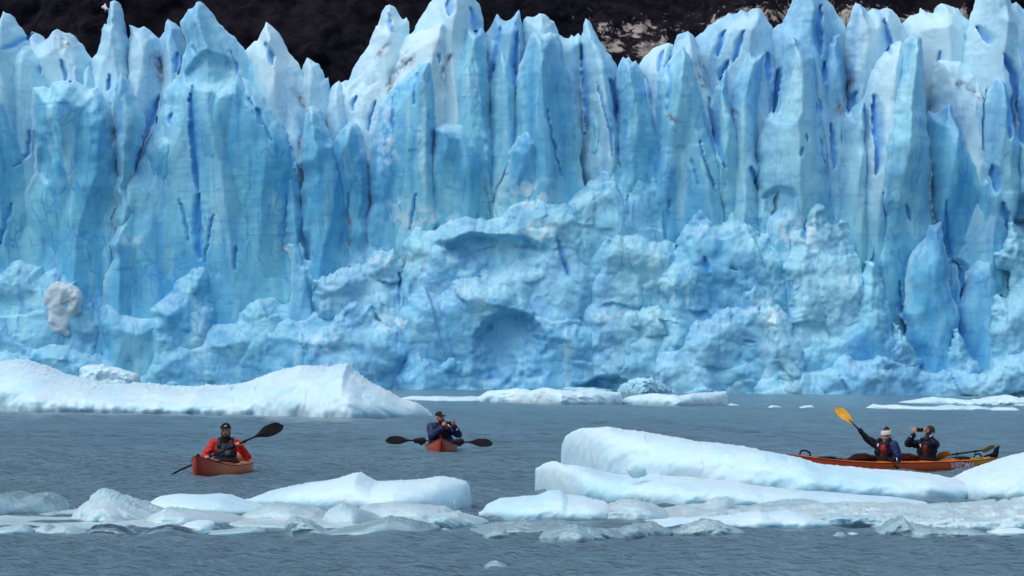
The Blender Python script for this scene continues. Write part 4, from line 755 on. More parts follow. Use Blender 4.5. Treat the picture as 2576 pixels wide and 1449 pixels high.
M['red_panel'] = simple('vest_red', (0.24, 0.012, 0.008), 0.6, 0.3, 16, 0.3, 0.2)
M['grey_vest'] = simple('dark_slate_vest', (0.016, 0.022, 0.034), 0.6, 0.5, 14, 0.2)
M['white'] = simple('white_reflective', (0.75, 0.76, 0.78), 0.4, 0.08, 60)
M['knit'] = simple('white_knit', (0.62, 0.58, 0.58), 0.9, 0.12, 70, 0.1, 0.3)
M['hair'] = simple('brown_hair', (0.030, 0.016, 0.010), 0.6, 0.5, 60, 0.3)
M['hood'] = simple('grey_hood', (0.10, 0.10, 0.085), 0.8, 0.3, 30, 0.2)
M['yellow'] = simple('yellow_plastic', (0.72, 0.36, 0.018), 0.4, 0.15, 9)
M['pale_yellow'] = simple('pale_yellow_plastic', (0.42, 0.35, 0.14), 0.4, 0.12, 9)
M['olive_yellow'] = simple('olive_yellow_plastic', (0.26, 0.17, 0.04), 0.4, 0.3, 9)
M['cream'] = simple('cream_bag', (0.62, 0.52, 0.28), 0.6, 0.35, 14)
M['glass'] = simple('dark_lens', (0.012, 0.010, 0.014), 0.08, 0.1, 10, 0.6)
M['lip'] = simple('lips', (0.26, 0.07, 0.06), 0.5, 0.1, 30)
def kayak_mat(name, c_bow, c_mid, c_stern, x1, x2, x3, x4):
    t = NT(name); p = t.new('ShaderNodeTexCoord').outputs['Object']
    sx = t.new('ShaderNodeSeparateXYZ'); t.l.new(p, sx.inputs[0])
    n = t.noise(p, 6, 5, 0.65)
    xx = t.math('ADD', sx.outputs[0], t.math('MULTIPLY', t.math('SUBTRACT', n, 0.5), 0.25))
    c = t.mix(t.ramp(xx, x1, x2), c_stern, c_mid); c = t.mix(t.ramp(xx, x3, x4), c, c_bow)
    sc = t.ramp(t.noise(t.mapping(p, (0.5, 6, 6)), 9, 5, 0.7), 0.58, 0.75, 0, 0.3)
    c = t.mix(sc, c, (0.55, 0.22, 0.12))
    c = t.mix(t.ramp(n, 0.52, 0.8, 0, 0.12), c, (0.06, 0.015, 0.01))
    t.l.new(c, t.p.inputs['Base Color']); t.p.inputs['Roughness'].default_value = 0.45; t.p.inputs['Specular IOR Level'].default_value = 0.25
    return t.m
M['kayak_left'] = kayak_mat('worn_red_hull', (0.36, 0.034, 0.012), (0.66, 0.145, 0.03), (0.64, 0.27, 0.15), -1.4, -0.6, 1.2, 2.2)
M['deck_left'] = kayak_mat('worn_orange_deck', (0.24, 0.03, 0.015), (0.52, 0.15, 0.05), (0.55, 0.28, 0.18), -1.4, -0.6, 1.4, 2.3)
M['kayak_mid'] = kayak_mat('faded_red_hull', (0.42, 0.055, 0.030), (0.42, 0.10, 0.07), (0.4, 0.12, 0.08), -1, 0, 0.5, 2.0)
M['kayak_right'] = kayak_mat('orange_red_hull', (0.62, 0.075, 0.014), (0.62, 0.085, 0.014), (0.60, 0.27, 0.018), -2.35, -1.75, 1.0, 2.0)
M['deck_right'] = kayak_mat('orange_deck', (0.66, 0.12, 0.022), (0.72, 0.18, 0.025), (0.70, 0.38, 0.03), -2.2, -1.7, 1.0, 2.0)

def sph(n=12, m=16):
    th = np.linspace(0, math.pi, n); ph = np.linspace(0, 2 * math.pi, m + 1)[:-1]
    T, Pp = np.meshgrid(th, ph, indexing='ij')
    return np.stack([np.sin(T) * np.cos(Pp), np.sin(T) * np.sin(Pp), np.cos(T)], -1).reshape(-1, 3), grid_faces(n, m, True)[:, ::-1]
class Sh:
    """collects closed shapes that are fused into one continuous surface"""
    def __init__(s): s.V = []; s.F = []; s.n = 0
    def add(s, V, Fq):
        s.V.append(np.asarray(V, float)); s.F.append(np.asarray(Fq) + s.n); s.n += len(V); return s
    def ell(s, c, r, rot=None):
        V, Fq = sph(); V = V * np.array(r)
        if rot is not None: V = V @ np.array(rot).T
        return s.add(V + np.array(c), Fq)
    def cap(s, a, b, ra, rb, sq=None):
        a = np.array(a, float); b = np.array(b, float); d = b - a; L = np.linalg.norm(d) + 1e-9; d /= L
        h = np.array([0, 0, 1.0]) if abs(d[2]) < 0.9 else np.array([1.0, 0, 0])
        u = np.cross(d, h); u /= np.linalg.norm(u); v = np.cross(d, u)
        ph = np.linspace(0, 2 * math.pi, 15)[:-1]
        rows = []
        for t in np.linspace(0, math.pi / 2, 5)[0:]: rows.append((-ra * math.cos(t), ra * math.sin(t)))
        for t in np.linspace(math.pi / 2, 0, 5): rows.append((L + rb * math.cos(t), rb * math.sin(t)))
        V = np.concatenate([a + d * x + (u * np.cos(ph)[:, None] + v * np.sin(ph)[:, None]) * max(r, 1e-4) for x, r in rows])
        return s.add(V, grid_faces(len(rows), 14, True)[:, ::-1])
    def chain(s, pts, rs):
        for i in range(len(pts) - 1): s.cap(pts[i], pts[i + 1], rs[i], rs[i + 1])
        return s
    def box(s, c, r, rot=None):
        V = np.array([[x, y, z] for x in (-1, 1) for y in (-1, 1) for z in (-1, 1)], float) * np.array(r)
        if rot is not None: V = V @ np.array(rot).T
        return s.add(V + np.array(c), np.array([[0, 1, 3, 2], [4, 6, 7, 5], [0, 4, 5, 1], [2, 3, 7, 6], [0, 2, 6, 4], [1, 5, 7, 3]]))
    def mesh(s, name): return mk_mesh(name, np.concatenate(s.V), np.concatenate(s.F))
    def plain(s, name, mat, parent): return link(name, s.mesh(name), mat, parent)
    def fuse(s, name, mat, parent, vox=0.009, smooth=4, wrinkle=0.0, seed=0):
        me = s.mesh('t'); o = bpy.data.objects.new('t', me); COL.objects.link(o)
        md = o.modifiers.new('r', 'REMESH'); md.mode = 'VOXEL'; md.voxel_size = vox
        ms = o.modifiers.new('s', 'SMOOTH'); ms.factor = 0.5; ms.iterations = smooth
        dg = bpy.context.evaluated_depsgraph_get()
        me2 = bpy.data.meshes.new_from_object(o.evaluated_get(dg))
        bpy.data.objects.remove(o); bpy.data.meshes.remove(me)
        me2.name = name
        n = len(me2.vertices); co = np.empty(n * 3, np.float32); me2.vertices.foreach_get('co', co); co = co.reshape(-1, 3)
        if wrinkle:
            no = np.empty(n * 3, np.float32); me2.vertices.foreach_get('normal', no); no = no.reshape(-1, 3)
            q = fbm(co[:, 0] * 9 + co[:, 1] * 5 + seed, co[:, 2] * 16 - co[:, 1] * 6, 3, 700 + seed)
            me2.vertices.foreach_set('co', (co + no * (np.abs(q) * 1.6 - 0.5)[:, None] * wrinkle).astype(np.float32).ravel())
        me2.polygons.foreach_set('use_smooth', np.ones(len(me2.polygons), bool)); me2.update()
        return link(name, me2, mat, parent)
def unit(v): v = np.array(v, float); return v / (np.linalg.norm(v) + 1e-9)
def rotz(a): return np.array([[math.cos(a), -math.sin(a), 0], [math.sin(a), math.cos(a), 0], [0, 0, 1]])

def grip(sh, c, axis, back, wrist, infl=0.0, rad=0.017):
    """a closed hand round a bar: c on the bar, axis along it, back = from the bar towards the back of the hand"""
    c = np.array(c, float); ax = unit(axis); bk = unit(np.array(back) - ax * np.dot(back, ax)); sd2 = np.cross(ax, bk)
    R0 = rad + 0.007
    sh.cap(c + bk * (R0 + 0.018) - ax * 0.024, c + bk * (R0 + 0.018) + ax * 0.024, 0.019 + infl, 0.019 + infl)
    sh.cap(c + bk * (R0 + 0.030), wrist, 0.024 + infl, 0.026 + infl)
    for i in range(4):
        o = c + ax * ((i - 1.5) * 0.0195); ln = (0.86, 1.0, 0.97, 0.8)[i]
        pts = [o + (bk * math.cos(t) + sd2 * math.sin(t)) * (R0 + 0.004) for t in np.linspace(0.1, 4.1 * ln, 6)]
        sh.chain(pts, [0.0098 + infl, 0.0095 + infl, 0.009 + infl, 0.0085 + infl, 0.008 + infl, 0.0072 + infl])
    o = c + ax * 0.036
    pts = [o + bk * (R0 + 0.03) - ax * 0.01, o - sd2 * (R0 + 0.010) + bk * 0.012, o - sd2 * (R0 - 0.002) - bk * (R0 - 0.006) - ax * 0.006, o - bk * (R0 + 0.002) - ax * 0.02]
    sh.chain(pts, [0.013 + infl, 0.0115 + infl, 0.010 + infl, 0.008 + infl])

def person(label, loc, face, head_face, sh_r, sh_l, arm_r, arm_l, hands, skin, jacket, vest, lean=(0, 0), head_off=(0, 0, 0), head_tilt=0.0, jacket_r=1.0, legs=None):
    """face: horizontal direction the chest points; arms = (elbow, wrist). r = the hand seen on the left of the picture"""
    P = empty('person', loc); tag(P, label, 'person')
    f = unit([face[0], face[1], 0]); rt = np.array([-f[1], f[0], 0]) * -1.0
    Rm = np.stack([rt, f, [0, 0, 1]], 1)
    hf = unit([head_face[0], head_face[1], 0]); hrt = np.array([hf[1], -hf[0], 0])
    ct, st = math.cos(head_tilt), math.sin(head_tilt)
    Hm = np.stack([hrt, hf * ct + np.array([0, 0, st]), np.array([0, 0, ct]) - hf * st], 1)
    L = lambda x, y, z: Rm @ np.array([x, y, 0]) + np.array([lean[0] * z / 0.5, lean[1] * z / 0.5, z])
    hc = L(0, 0.035, 0.685) + np.array(head_off)
    H = lambda x, y, z: hc + Hm @ np.array([x, y, z])
    b = Sh()
    b.ell(L(0, 0, 0.06), (0.16, 0.12, 0.11), Rm); b.ell(L(0, 0.0, 0.21), (0.145, 0.105, 0.16), Rm); b.ell(L(0, 0, 0.37), (0.165, 0.11, 0.15), Rm)
    b.cap(sh_r, sh_l, 0.055, 0.055); b.cap(L(0, -0.005, 0.46), H(0, -0.02, -0.08), 0.058, 0.052)
    for s_ in (-1, 1):
        lf = unit([*(legs if legs is not None else f[:2]), 0]); lr_ = np.array([lf[1], -lf[0], 0]); Lg = lambda x_, y_, z_: lf * y_ + lr_ * x_ + np.array([0, 0, z_])
        b.chain([Lg(0.08 * s_, 0.02, 0.03), Lg(0.11 * s_, 0.40, 0.085), Lg(0.07 * s_, 0.76, 0.03), Lg(0.07 * s_, 0.80, 0.06)], [0.072, 0.052, 0.036, 0.030])
    b.ell(H(0, -0.012, 0.03), (0.073, 0.094, 0.088), Hm); b.ell(H(0, 0.018, -0.035), (0.060, 0.070, 0.078), Hm); b.ell(H(0, 0.058, -0.092), (0.030, 0.026, 0.022), Hm)
    b.cap(H(0, 0.088, 0.012), H(0, 0.104, -0.022), 0.009, 0.015); b.cap(H(-0.034, 0.078, 0.026), H(0.034, 0.078, 0.026), 0.011, 0.011)
    for s_ in (-1, 1):
        b.ell(H(0.074 * s_, -0.012, -0.008), (0.011, 0.020, 0.032), Hm); b.ell(H(0.036 * s_, 0.066, -0.03), (0.02, 0.02, 0.02), Hm)
    for S_, (el, wr) in ((sh_r, arm_r), (sh_l, arm_l)):
        b.chain([S_, el, wr], [0.052, 0.043, 0.029])
    for h in hands: grip(b, *h)
    b.fuse('body', skin, P, 0.0072, 3)
    j = Sh(); k = jacket_r
    kk = 1 + (k - 1) * 1.6; j.ell(L(0, 0, 0.11), (0.205 * kk, 0.165, 0.13), Rm); j.ell(L(0, 0.0, 0.24), (0.188 * kk, 0.145, 0.17), Rm); j.ell(L(0, 0, 0.37), (0.20, 0.14, 0.15), Rm)
    j.cap(sh_r, sh_l, 0.082 * k, 0.082 * k); j.cap(L(0, -0.01, 0.48), L(0, 0.0, 0.555), 0.085, 0.074)
    for S_, (el, wr) in ((sh_r, arm_r), (sh_l, arm_l)):
        S_ = np.array(S_); el = np.array(el); wr = np.array(wr); d = unit(wr - el)
        j.chain([S_, el, wr - d * 0.03], [0.082 * k, 0.066 * k, 0.048 * k]); j.cap(wr - d * 0.045, wr - d * 0.01, 0.044 * k, 0.044 * k)
    j.fuse('jacket', jacket, P, 0.010, 4, 0.012, int(abs(loc[0]) * 10))
    v = Sh()
    v.ell(L(0, 0.01, 0.20), (0.198, 0.165, 0.12), Rm); v.ell(L(0, 0.012, 0.32), (0.192, 0.168, 0.13), Rm); v.ell(L(0, 0.02, 0.41), (0.165, 0.140, 0.09), Rm)
    for s_ in (-1, 1): v.chain([L(0.105 * s_, 0.10, 0.44), L(0.10 * s_, 0.03, 0.545), L(0.10 * s_, -0.09, 0.50), L(0.10 * s_, -0.12, 0.40)], [0.042, 0.036, 0.036, 0.045])
    v.fuse('life_vest', vest, P, 0.010, 3, 0.005, 3)
    sk = Sh(); sk.cap(L(0, 0.0, 0.11), L(0, 0, 0.19), 0.255, 0.19); V0 = sk
    return P, L, H, Hm, Rm

def dome(name, c, Hm, r, mat, parent, z0=0.0, z1=1.0, thick=0.0):
    th = np.linspace(math.acos(z1), math.acos(z0), 12); ph = np.linspace(0, 2 * math.pi, 25)[:-1]
    T, Pp = np.meshgrid(th, ph, indexing='ij')
    V = np.stack([np.sin(T) * np.cos(Pp), np.sin(T) * np.sin(Pp), np.cos(T)], -1).reshape(-1, 3) * np.array(r)
    Vi = V * 0.93
    Fq = grid_faces(12, 24, True)[:, ::-1]
    n = len(V); a0 = (11 * 24) + np.arange(24); a1 = (11 * 24) + (np.arange(24) + 1) % 24
    rim = np.stack([a0, a1, a1 + n, a0 + n], 1)[:, ::-1]
    F_ = [Fq, Fq[:, ::-1] + n, rim]
    if z1 < 0.999:
        b0 = np.arange(24); b1 = (np.arange(24) + 1) % 24; F_.append(np.stack([b0, b1, b1 + n, b0 + n], 1))
    VV = np.vstack([V, Vi]) @ Hm.T + np.array(c)
    return link(name, mk_mesh(name, VV, np.concatenate(F_)), mat, parent)
def cap_hat(P, H, Hm, logo):
    o = dome('cap', H(0, -0.012, 0.028), Hm, (0.087, 0.108, 0.100), M['black'], P, 0.12, 1.0)
    a = np.linspace(-1.15, 1.15, 15); V = []
    for k_, (q, zz) in enumerate(((0.9, 0.022), (1.0, 0.022), (1.0, 0.016), (0.9, 0.016))):
        for t in a:
            rad = 0.100 if k_ in (0, 3) else 0.100 + 0.072 * math.cos(t * 1.25) ** 0.6
            V.append(H(rad * math.sin(t) * 0.86, -0.01 + rad * math.cos(t), 0.034 + zz - 0.02 * abs(math.sin(t)) - (0.012 if k_ in (1, 2) else 0)))
    n = len(a); Fq = grid_faces(4, n); last = np.array([[3 * n + i, 3 * n + i + 1, i + 1, i] for i in range(n - 1)])
    link('brim', mk_mesh('brim', np.array(V), np.vstack([Fq, last])), M['black'], o)
    lg = Sh()
    for x, z, rx, rz in logo: lg.ell(H(x, 0.094 - 3.5 * x * x - 1.1 * max(z - 0.06, 0) ** 1 * 0.9, z), (rx, 0.006, rz), Hm)
    lg.plain('logo', M['white'], o)
    return o
def glasses(P, H, Hm, frame):
    g = Sh()
    for s_ in (-1, 1):
        g.cap(H(0.008 * s_, 0.104, 0.018), H(0.060 * s_, 0.088, 0.020), 0.005, 0.006); g.cap(H(0.060 * s_, 0.088, 0.018), H(0.080 * s_, 0.0, 0.008), 0.006, 0.005)
        g.cap(H(0.012 * s_, 0.103, -0.006), H(0.056 * s_, 0.090, -0.010), 0.003, 0.003)
    o = g.plain('sunglasses', frame, P)
    for s_ in (-1, 1): Sh().ell(H(0.036 * s_, 0.094, 0.004), (0.026, 0.009, 0.015), Hm).plain('lens', M['glass'], o)
def face_bits(P, H, Hm, eyes=True, beard=None):
    if eyes:
        for s_ in (-1, 1): Sh().ell(H(0.031 * s_, 0.082, 0.004), (0.012, 0.007, 0.006), Hm).plain('eye', M['glass'], P)
    Sh().ell(H(0, 0.085, -0.058), (0.022, 0.008, 0.006), Hm).plain('mouth', M['lip'], P)
    if beard:
        b = Sh(); b.ell(H(0, 0.05, -0.092), (0.044, 0.042, 0.032), Hm)
        for s_ in (-1, 1): b.cap(H(0.066 * s_, 0.0, -0.035), H(0.036 * s_, 0.055, -0.085), 0.014, 0.022)
        b.cap(H(-0.02, 0.088, -0.044), H(0.02, 0.088, -0.044), 0.006, 0.006)
        b.fuse('beard', beard, P, 0.006, 2, 0.004)

def kayak(label, loc, heading, Ln, Bm, hull_m, deck_m, sheer_mid=0.17, bow_up=0.17, stern_up=0.06, seats=(0.0,), peak=0.05, bow_len=1.0):
    """local +x towards the bow, z = 0 the waterline"""
    K = empty('kayak', loc, heading); tag(K, label, 'kayak')
    n = 72; t = np.linspace(-1, 1, n); x = t * Ln / 2
    hb = Bm / 2 * np.clip(1 - np.abs(t) ** 2.3, 0, 1) ** 0.85 + 0.012 * np.clip((1 - np.abs(t)) * 30, 0.08, 1)
    sheer = sheer_mid + np.where(t > 0, bow_up, stern_up) * np.abs(t) ** 2.6
    keel = -0.10 * (1 - np.abs(t) ** 6) + np.where(np.abs(t) > 0.85, (np.abs(t) - 0.85) / 0.15, 0) ** 2 * 0.16 * np.where(t > 0, 1, 0.7)
    keel = np.minimum(keel, sheer - 0.05)
    rake = np.where(t > 0.8, (t - 0.8) / 0.2, 0) ** 2
    hullV = []
    sec = [(0.0, 0.0), (0.30, 0.02), (0.62, 0.10), (0.86, 0.32), (0.97, 0.62), (1.0, 1.0)]
    for i in range(n):
        row = []
        for s_, u in [(-1, q) for q in sec[::-1]] + [(1, q) for q in sec[1:]]:
            z = keel[i] + (sheer[i] - keel[i]) * u[1]
            row.append((x[i] + rake[i] * (u[1] - 0.5) * 0.12, s_ * hb[i] * u[0], z))
        hullV.append(row)
    hullV = np.array(hullV); m = hullV.shape[1]
    hu = link('hull', mk_mesh('hull', hullV.reshape(-1, 3), grid_faces(n, m)[:, ::-1]), hull_m, K)
    pk = peak * (0.35 + 0.65 * np.clip(1 - ((t) / 1.02) ** 2, 0, 1)) * np.clip((1 - np.abs(t)) * 9, 0.15, 1)
    deckV = []
    for i in range(n):
        row = [(x[i] + rake[i] * 0.06, y * hb[i] * 1.012, sheer[i] + 0.004 + pk[i] * (1 - abs(y) ** 1.5)) for y in np.linspace(-1, 1, 13)]
        deckV.append(row)
    deckV = np.array(deckV)
    de = link('deck', mk_mesh('deck', deckV.reshape(-1, 3), grid_faces(n, 13)), deck_m, K)
    def dz(xx, yy=0.0):
        i = np.interp(xx, x, np.arange(n)); tt = xx / (Ln / 2); hbx = np.interp(xx, x, hb)
        return np.interp(xx, x, sheer) + 0.004 + np.interp(xx, x, pk) * max(0, 1 - min(1, abs(yy / hbx)) ** 1.5)
    for s_ in (-1, 1):                                    # raised seam where deck and hull join
        q = Sh(); q.chain([(x[i] + rake[i] * 0.06, s_ * (hb[i] + 0.002), sheer[i]) for i in range(1, n - 1, 3)], [0.007] * 24)
        q.plain('gunwale_seam', M['dark_red'], K)
    for sx in seats:
        q = Sh(); pts = []
        for a_ in np.linspace(0, 2 * math.pi, 25):
            px_, py_ = sx + 0.12 + 0.40 * math.cos(a_), 0.225 * math.sin(a_) * Bm / 0.6; pts.append((px_, py_, dz(px_, py_) + 0.02))
        q.chain(pts, [0.014] * 25); q.plain('cockpit_rim', M['black'], K)
        V = [(sx + 0.12, 0, dz(sx) + 0.07)]
        rings = []
        for rr, zz in ((0.25, 0.065), (0.6, 0.045), (0.97, 0.026)):
            for a_ in np.linspace(0, 2 * math.pi, 25)[:-1]:
                px_, py_ = sx + 0.12 + 0.40 * rr * math.cos(a_), 0.225 * rr * math.sin(a_) * Bm / 0.6; rings.append((px_, py_, dz(px_, py_) + zz))
        link('spray_deck', mk_mesh('spray_deck', np.array(rings), grid_faces(3, 24, True)), M['black'], K)
    def line(pts, r=0.006, name='deck_line', mat=None):
        q = Sh(); q.chain(pts, [r] * len(pts)); return q.plain(name, mat or M['black'], K)
    return K, x, hb, sheer, keel, dz, line

def paddle(label, loc, axis, L_, mat_blade, feather_n, shaft=None, blade_len=0.46, blade_w=0.19, grips=(), feather=False):
    P = empty('paddle', loc); tag(P, label, 'paddle')
    ax = unit(axis); nrm = unit(np.array(feather_n) - ax * np.dot(feather_n, ax)); sd2 = np.cross(ax, nrm)
    h = L_ / 2
    q = Sh(); q.cap(-ax * (h - blade_len * 0.75), ax * (h - blade_len * 0.75), 0.0155, 0.0155); q.plain('shaft', shaft or M['black_gloss'], P)
    n0_, sd0_ = nrm, sd2
    for s_ in (-1, 1):
        nrm, sd2 = (n0_, sd0_) if s_ > 0 or not feather else (sd0_, -n0_)
        us = np.linspace(0, 1, 22); vs = np.linspace(-1, 1, 11); V = []
        for side in (1, -1):
            for u in us:
                wdt = blade_w / 2 * (0.17 + 0.83 * sstep(0, 0.5, u)) * math.sqrt(max(0.0, 1 - max(0, (u - 0.62) / 0.38) ** 2.6)) + 0.002
                for v in vs:
                    asym = 0.10 * wdt * u * v
                    bow_ = 0.030 * u * u - 0.012 * (1 - v * v) * u
                    th = 0.006 * (1 - v * v) + 0.0012 + 0.010 * max(0, 1 - u * 1.6) * max(0, 1 - 4 * v * v)
                    pnt = ax * s_ * (h - blade_len + u * blade_len - max(0, -v) * 0.035 * u) + sd2 * (wdt * v + 0.012 * u) + nrm * (bow_ + side * th)
                    V.append(pnt)
        n1 = 22 * 11; g_ = grid_faces(22, 11); V = np.array(V)
        F_ = [g_, g_[:, ::-1] + n1]
        bd = [i for i in range(11)] + [i * 11 + 10 for i in range(1, 22)] + [21 * 11 + j for j in range(9, -1, -1)] + [i * 11 for i in range(20, 0, -1)]
        bd = np.array(bd); nb = np.roll(bd, -1); F_.append(np.stack([bd, bd + n1, nb + n1, nb], 1))
        link('blade', mk_mesh('blade', V, np.concatenate(F_)), mat_blade, P)
        c = ax * s_ * (h - blade_len * 1.35); q = Sh(); q.cap(c - ax * 0.006, c + ax * 0.006, 0.028, 0.028); q.plain('drip_ring', M['black'], P)
    for gpos in grips:
        q = Sh(); q.cap(ax * (gpos - 0.10), ax * (gpos + 0.05), 0.05, 0.075); q.cap(ax * (gpos + 0.02) + np.array([0, -0.02, -0.05]), ax * gpos, 0.05, 0.06); q.fuse('hand_cover', M['black'], P, 0.012, 2, 0.006)
    return P
def strip(P, a, b, w, t, nrm, mat='white'):
    a = np.array(a, float); b = np.array(b, float); d = unit(b - a); nn = unit(np.array(nrm) - d * np.dot(nrm, d)); sd2 = np.cross(d, nn); L_ = np.linalg.norm(b - a) / 2
    Sh().box((a + b) / 2, (w, t, L_), np.stack([sd2, nn, d], 1)).plain('reflective_strip', M[mat], P)
A3 = lambda *v: np.array(v, float)
c0 = at(1603, 1186, 50.3); q = Sh(); rr_ = np.array([[math.cos(.3), 0, math.sin(.3)], [0, 1, 0], [-math.sin(.3), 0, math.cos(.3)]])
q.ell((0, 0, 0), (0.135, 0.05, 0.062), rr_); q.ell((-0.03, -0.01, -0.02), (0.10, 0.045, 0.065), rr_); q.ell((0.05, 0.0, 0.0), (0.07, 0.05, 0.07), rr_)
so = q.fuse('ice_shard', M['floe_ice'], None, 0.008, 1, 0.006, 9); so.location = c0; tag(so, 'clear leaf shaped shard of ice lying on the lower shelf', 'ice shard')

# ---- left: single red kayak coming towards the viewer, bow to the left
Yk = 62.2
c0 = onwater(565, 1197); c0 = at(566, 1197, Yk); sx0, sy0 = float(c0[0]), Yk
ang = math.atan2(-math.cos(R(5.6)), -math.sin(R(5.6)))
sxo = -0.15
bow_dir = np.array([math.cos(ang), math.sin(ang)])
kloc = (sx0 - bow_dir[0] * sxo, sy0 - bow_dir[1] * sxo, 0)
K, kx, khb, ksh, kke, dz, line = kayak('worn red single kayak with its bow towards the viewer at the left', kloc, ang, 4.9, 0.62, M['kayak_left'], M['deck_left'], 0.15, 0.19, 0.05, (sxo,))
line([(2.30, 0.0, dz(2.30) + 0.0), (2.36, 0.0, dz(2.3) + 0.025), (2.28, 0.0, dz(2.3) + 0.03), (2.18, 0, dz(2.18) + 0.005)], 0.011, 'bow_handle')
for s_ in (-1, 1):
    line([(xx, s_ * (float(np.interp(xx, kx, khb)) * 0.86), dz(xx, float(np.interp(xx, kx, khb)) * 0.86) + 0.012) for xx in np.linspace(0.45, 2.1, 9)])
    line([(xx, s_ * (float(np.interp(xx, kx, khb)) * 0.86), dz(xx, float(np.interp(xx, kx, khb)) * 0.86) + 0.012) for xx in np.linspace(-0.7, -2.1, 9)])
line([(0.9, -0.22, dz(0.9, .22) + .01), (1.15, 0.0, dz(1.15) + .01), (0.9, 0.22, dz(0.9, .22) + .01)], 0.005, 'bungee')
q = Sh(); q.ell((1.25, 0, dz(1.25) + 0.012), (0.22, 0.15, 0.02)); q.plain('hatch_cover', M['deck_left'], K)
q = Sh(); q.ell((-1.02, -0.02, dz(-1.0) + 0.075), (0.26, 0.20, 0.11)); q.ell((-0.85, 0.1, dz(-1.0) + 0.10), (0.12, 0.09, 0.08)); q.ell((-1.2, 0.03, dz(-1.2) + 0.05), (0.16, 0.14, 0.07))
bagw = q.fuse('dry_bag', M['cream'], None, 0.012, 2, 0.02, 5); bagw.location = kloc; bagw.rotation_euler = (0, 0, ang); tag(bagw, 'cream bag strapped behind the paddler in the red jacket', 'bag')
q = Sh(); q.chain([(-1.05, 0.22, dz(-1.05) + .02), (-1.05, 0.1, dz(-1.05) + .19), (-1.05, -0.1, dz(-1.05) + .19), (-1.05, -0.22, dz(-1.05) + .02)], [0.012] * 4); q.plain('strap', M['black'], bagw)
hr, hl = A3(-0.265, -0.33, 0.25), A3(0.215, -0.30, 0.472)
axp = unit(hl - hr)
P, L, H, Hm, Rm = person('person in red jacket, dark vest and black cap paddling with sunglasses on', (sx0, sy0, 0), (0.12, -1), (0.05, -1), A3(-0.185, 0.0, 0.475), A3(0.185, 0, 0.475),
    (A3(-0.325, -0.10, 0.27), hr + A3(-0.03, 0.075, 0.012)), (A3(0.36, -0.10, 0.275), hl + A3(0.035, 0.075, -0.02)),
    [(hr, axp, (-0.1, 0.8, 0.3), hr + A3(-0.03, 0.075, 0.012)), (hl, axp, (0.1, 0.8, -0.3), hl + A3(0.035, 0.075, -0.02))], M['skin'], M['red'], M['grey_vest'], head_off=(0.0, 0, 0.0), legs=bow_dir)
cap_hat(P, H, Hm, [(-0.006, 0.075, 0.008, 0.011), (0.012, 0.072, 0.009, 0.007), (0.004, 0.088, 0.014, 0.005)]); glasses(P, H, Hm, M['white']); face_bits(P, H, Hm, False, M['hair'])
q = Sh(); q.cap(L(0, 0.01, 0.50), L(0, 0.03, 0.585), 0.092, 0.078); q.fuse('collar', M['black'], P, 0.010, 3, 0.004)
q = Sh(); q.ell(L(0.05, 0.165, 0.36), (0.022, 0.012, 0.026), Rm); q.ell(L(0.04, 0.165, 0.41), (0.018, 0.01, 0.014), Rm); q.ell(L(-0.03, 0.17, 0.33), (0.05, 0.014, 0.04), Rm); q.plain('vest_buckle', M['hood'], P)
strip(P, A3(-0.345, -0.155, 0.295), A3(-0.255, -0.195, 0.25), 0.010, 0.004, (-0.3, -1, 0.3), 'hood')
mid = (hr + hl) / 2 - axp * 0.02
paddle('black paddle held aslant by the person in red, one blade raised', tuple(A3(sx0, sy0, 0) + mid), axp, 2.16, M['black_gloss'], (0.25, -1, 0.25), feather=True, blade_len=0.5)

# ---- middle: single red kayak seen bow on
Ym = 82.0
c0 = at(1108, 1133, Ym); mx = float(c0[0])
ang = math.atan2(-1, 0.018)
K, kx, khb, ksh, kke, dz, line = kayak('faded red single kayak seen bow on in the middle', (mx + 0.02, Ym - 0.15, 0), ang, 4.8, 0.66, M['kayak_mid'], M['kayak_mid'], 0.115, 0.17, 0.05, (-0.15,), peak=0.07)
line([(2.26, 0.0, dz(2.26)), (2.32, 0.0, dz(2.26) + 0.04), (2.22, 0.0, dz(2.26) + 0.05), (2.12, 0, dz(2.12))], 0.012, 'bow_handle', M['dark_red'])
for s_ in (-1, 1):
    line([(xx, s_ * (float(np.interp(xx, kx, khb)) * 0.86), dz(xx, float(np.interp(xx, kx, khb)) * 0.86) + 0.012) for xx in np.linspace(0.45, 2.1, 9)])
kh = Sh(); kh.chain([(2.33, 0, 0.02), (2.36, 0, 0.12), (2.42, 0, 0.27)], [0.016, 0.016, 0.014]); kh.plain('keel_strip', M['dark_red'], K)
hr, hl = A3(0.095, -0.33, 0.555), A3(0.255, -0.32, 0.580)
P, L, H, Hm, Rm = person('person in blue jacket and black cap holding a small camera up', (mx, Ym, 0), (0.15, -1), (0.75, -0.75), A3(-0.20, 0.0, 0.475), A3(0.19, 0, 0.465),
    (A3(-0.175, -0.22, 0.30), hr + A3(-0.045, 0.03, -0.062)), (A3(0.375, -0.12, 0.335), hl + A3(0.03, 0.05, -0.06)),
    [(hr, (0.25, 0, 1), (-0.8, 0.6, -0.1), hr + A3(-0.045, 0.03, -0.062)), (hl, (-0.25, 0, 1), (0.8, 0.6, -0.1), hl + A3(0.03, 0.05, -0.06))], M['skin'], M['blue'], M['black'], head_off=(-0.03, 0.0, 0.005), jacket_r=1.24, legs=(0.018, -1))
cap_hat(P, H, Hm, [(-0.012, 0.066, 0.006, 0.010), (0.0, 0.08, 0.007, 0.012), (0.012, 0.066, 0.006, 0.010)]); face_bits(P, H, Hm, True, M['hair'])
q = Sh(); q.cap(L(-0.01, 0.0, 0.50), L(-0.01, 0.02, 0.58), 0.098, 0.088); q.fuse('collar', M['navy'], P, 0.010, 3, 0.006)
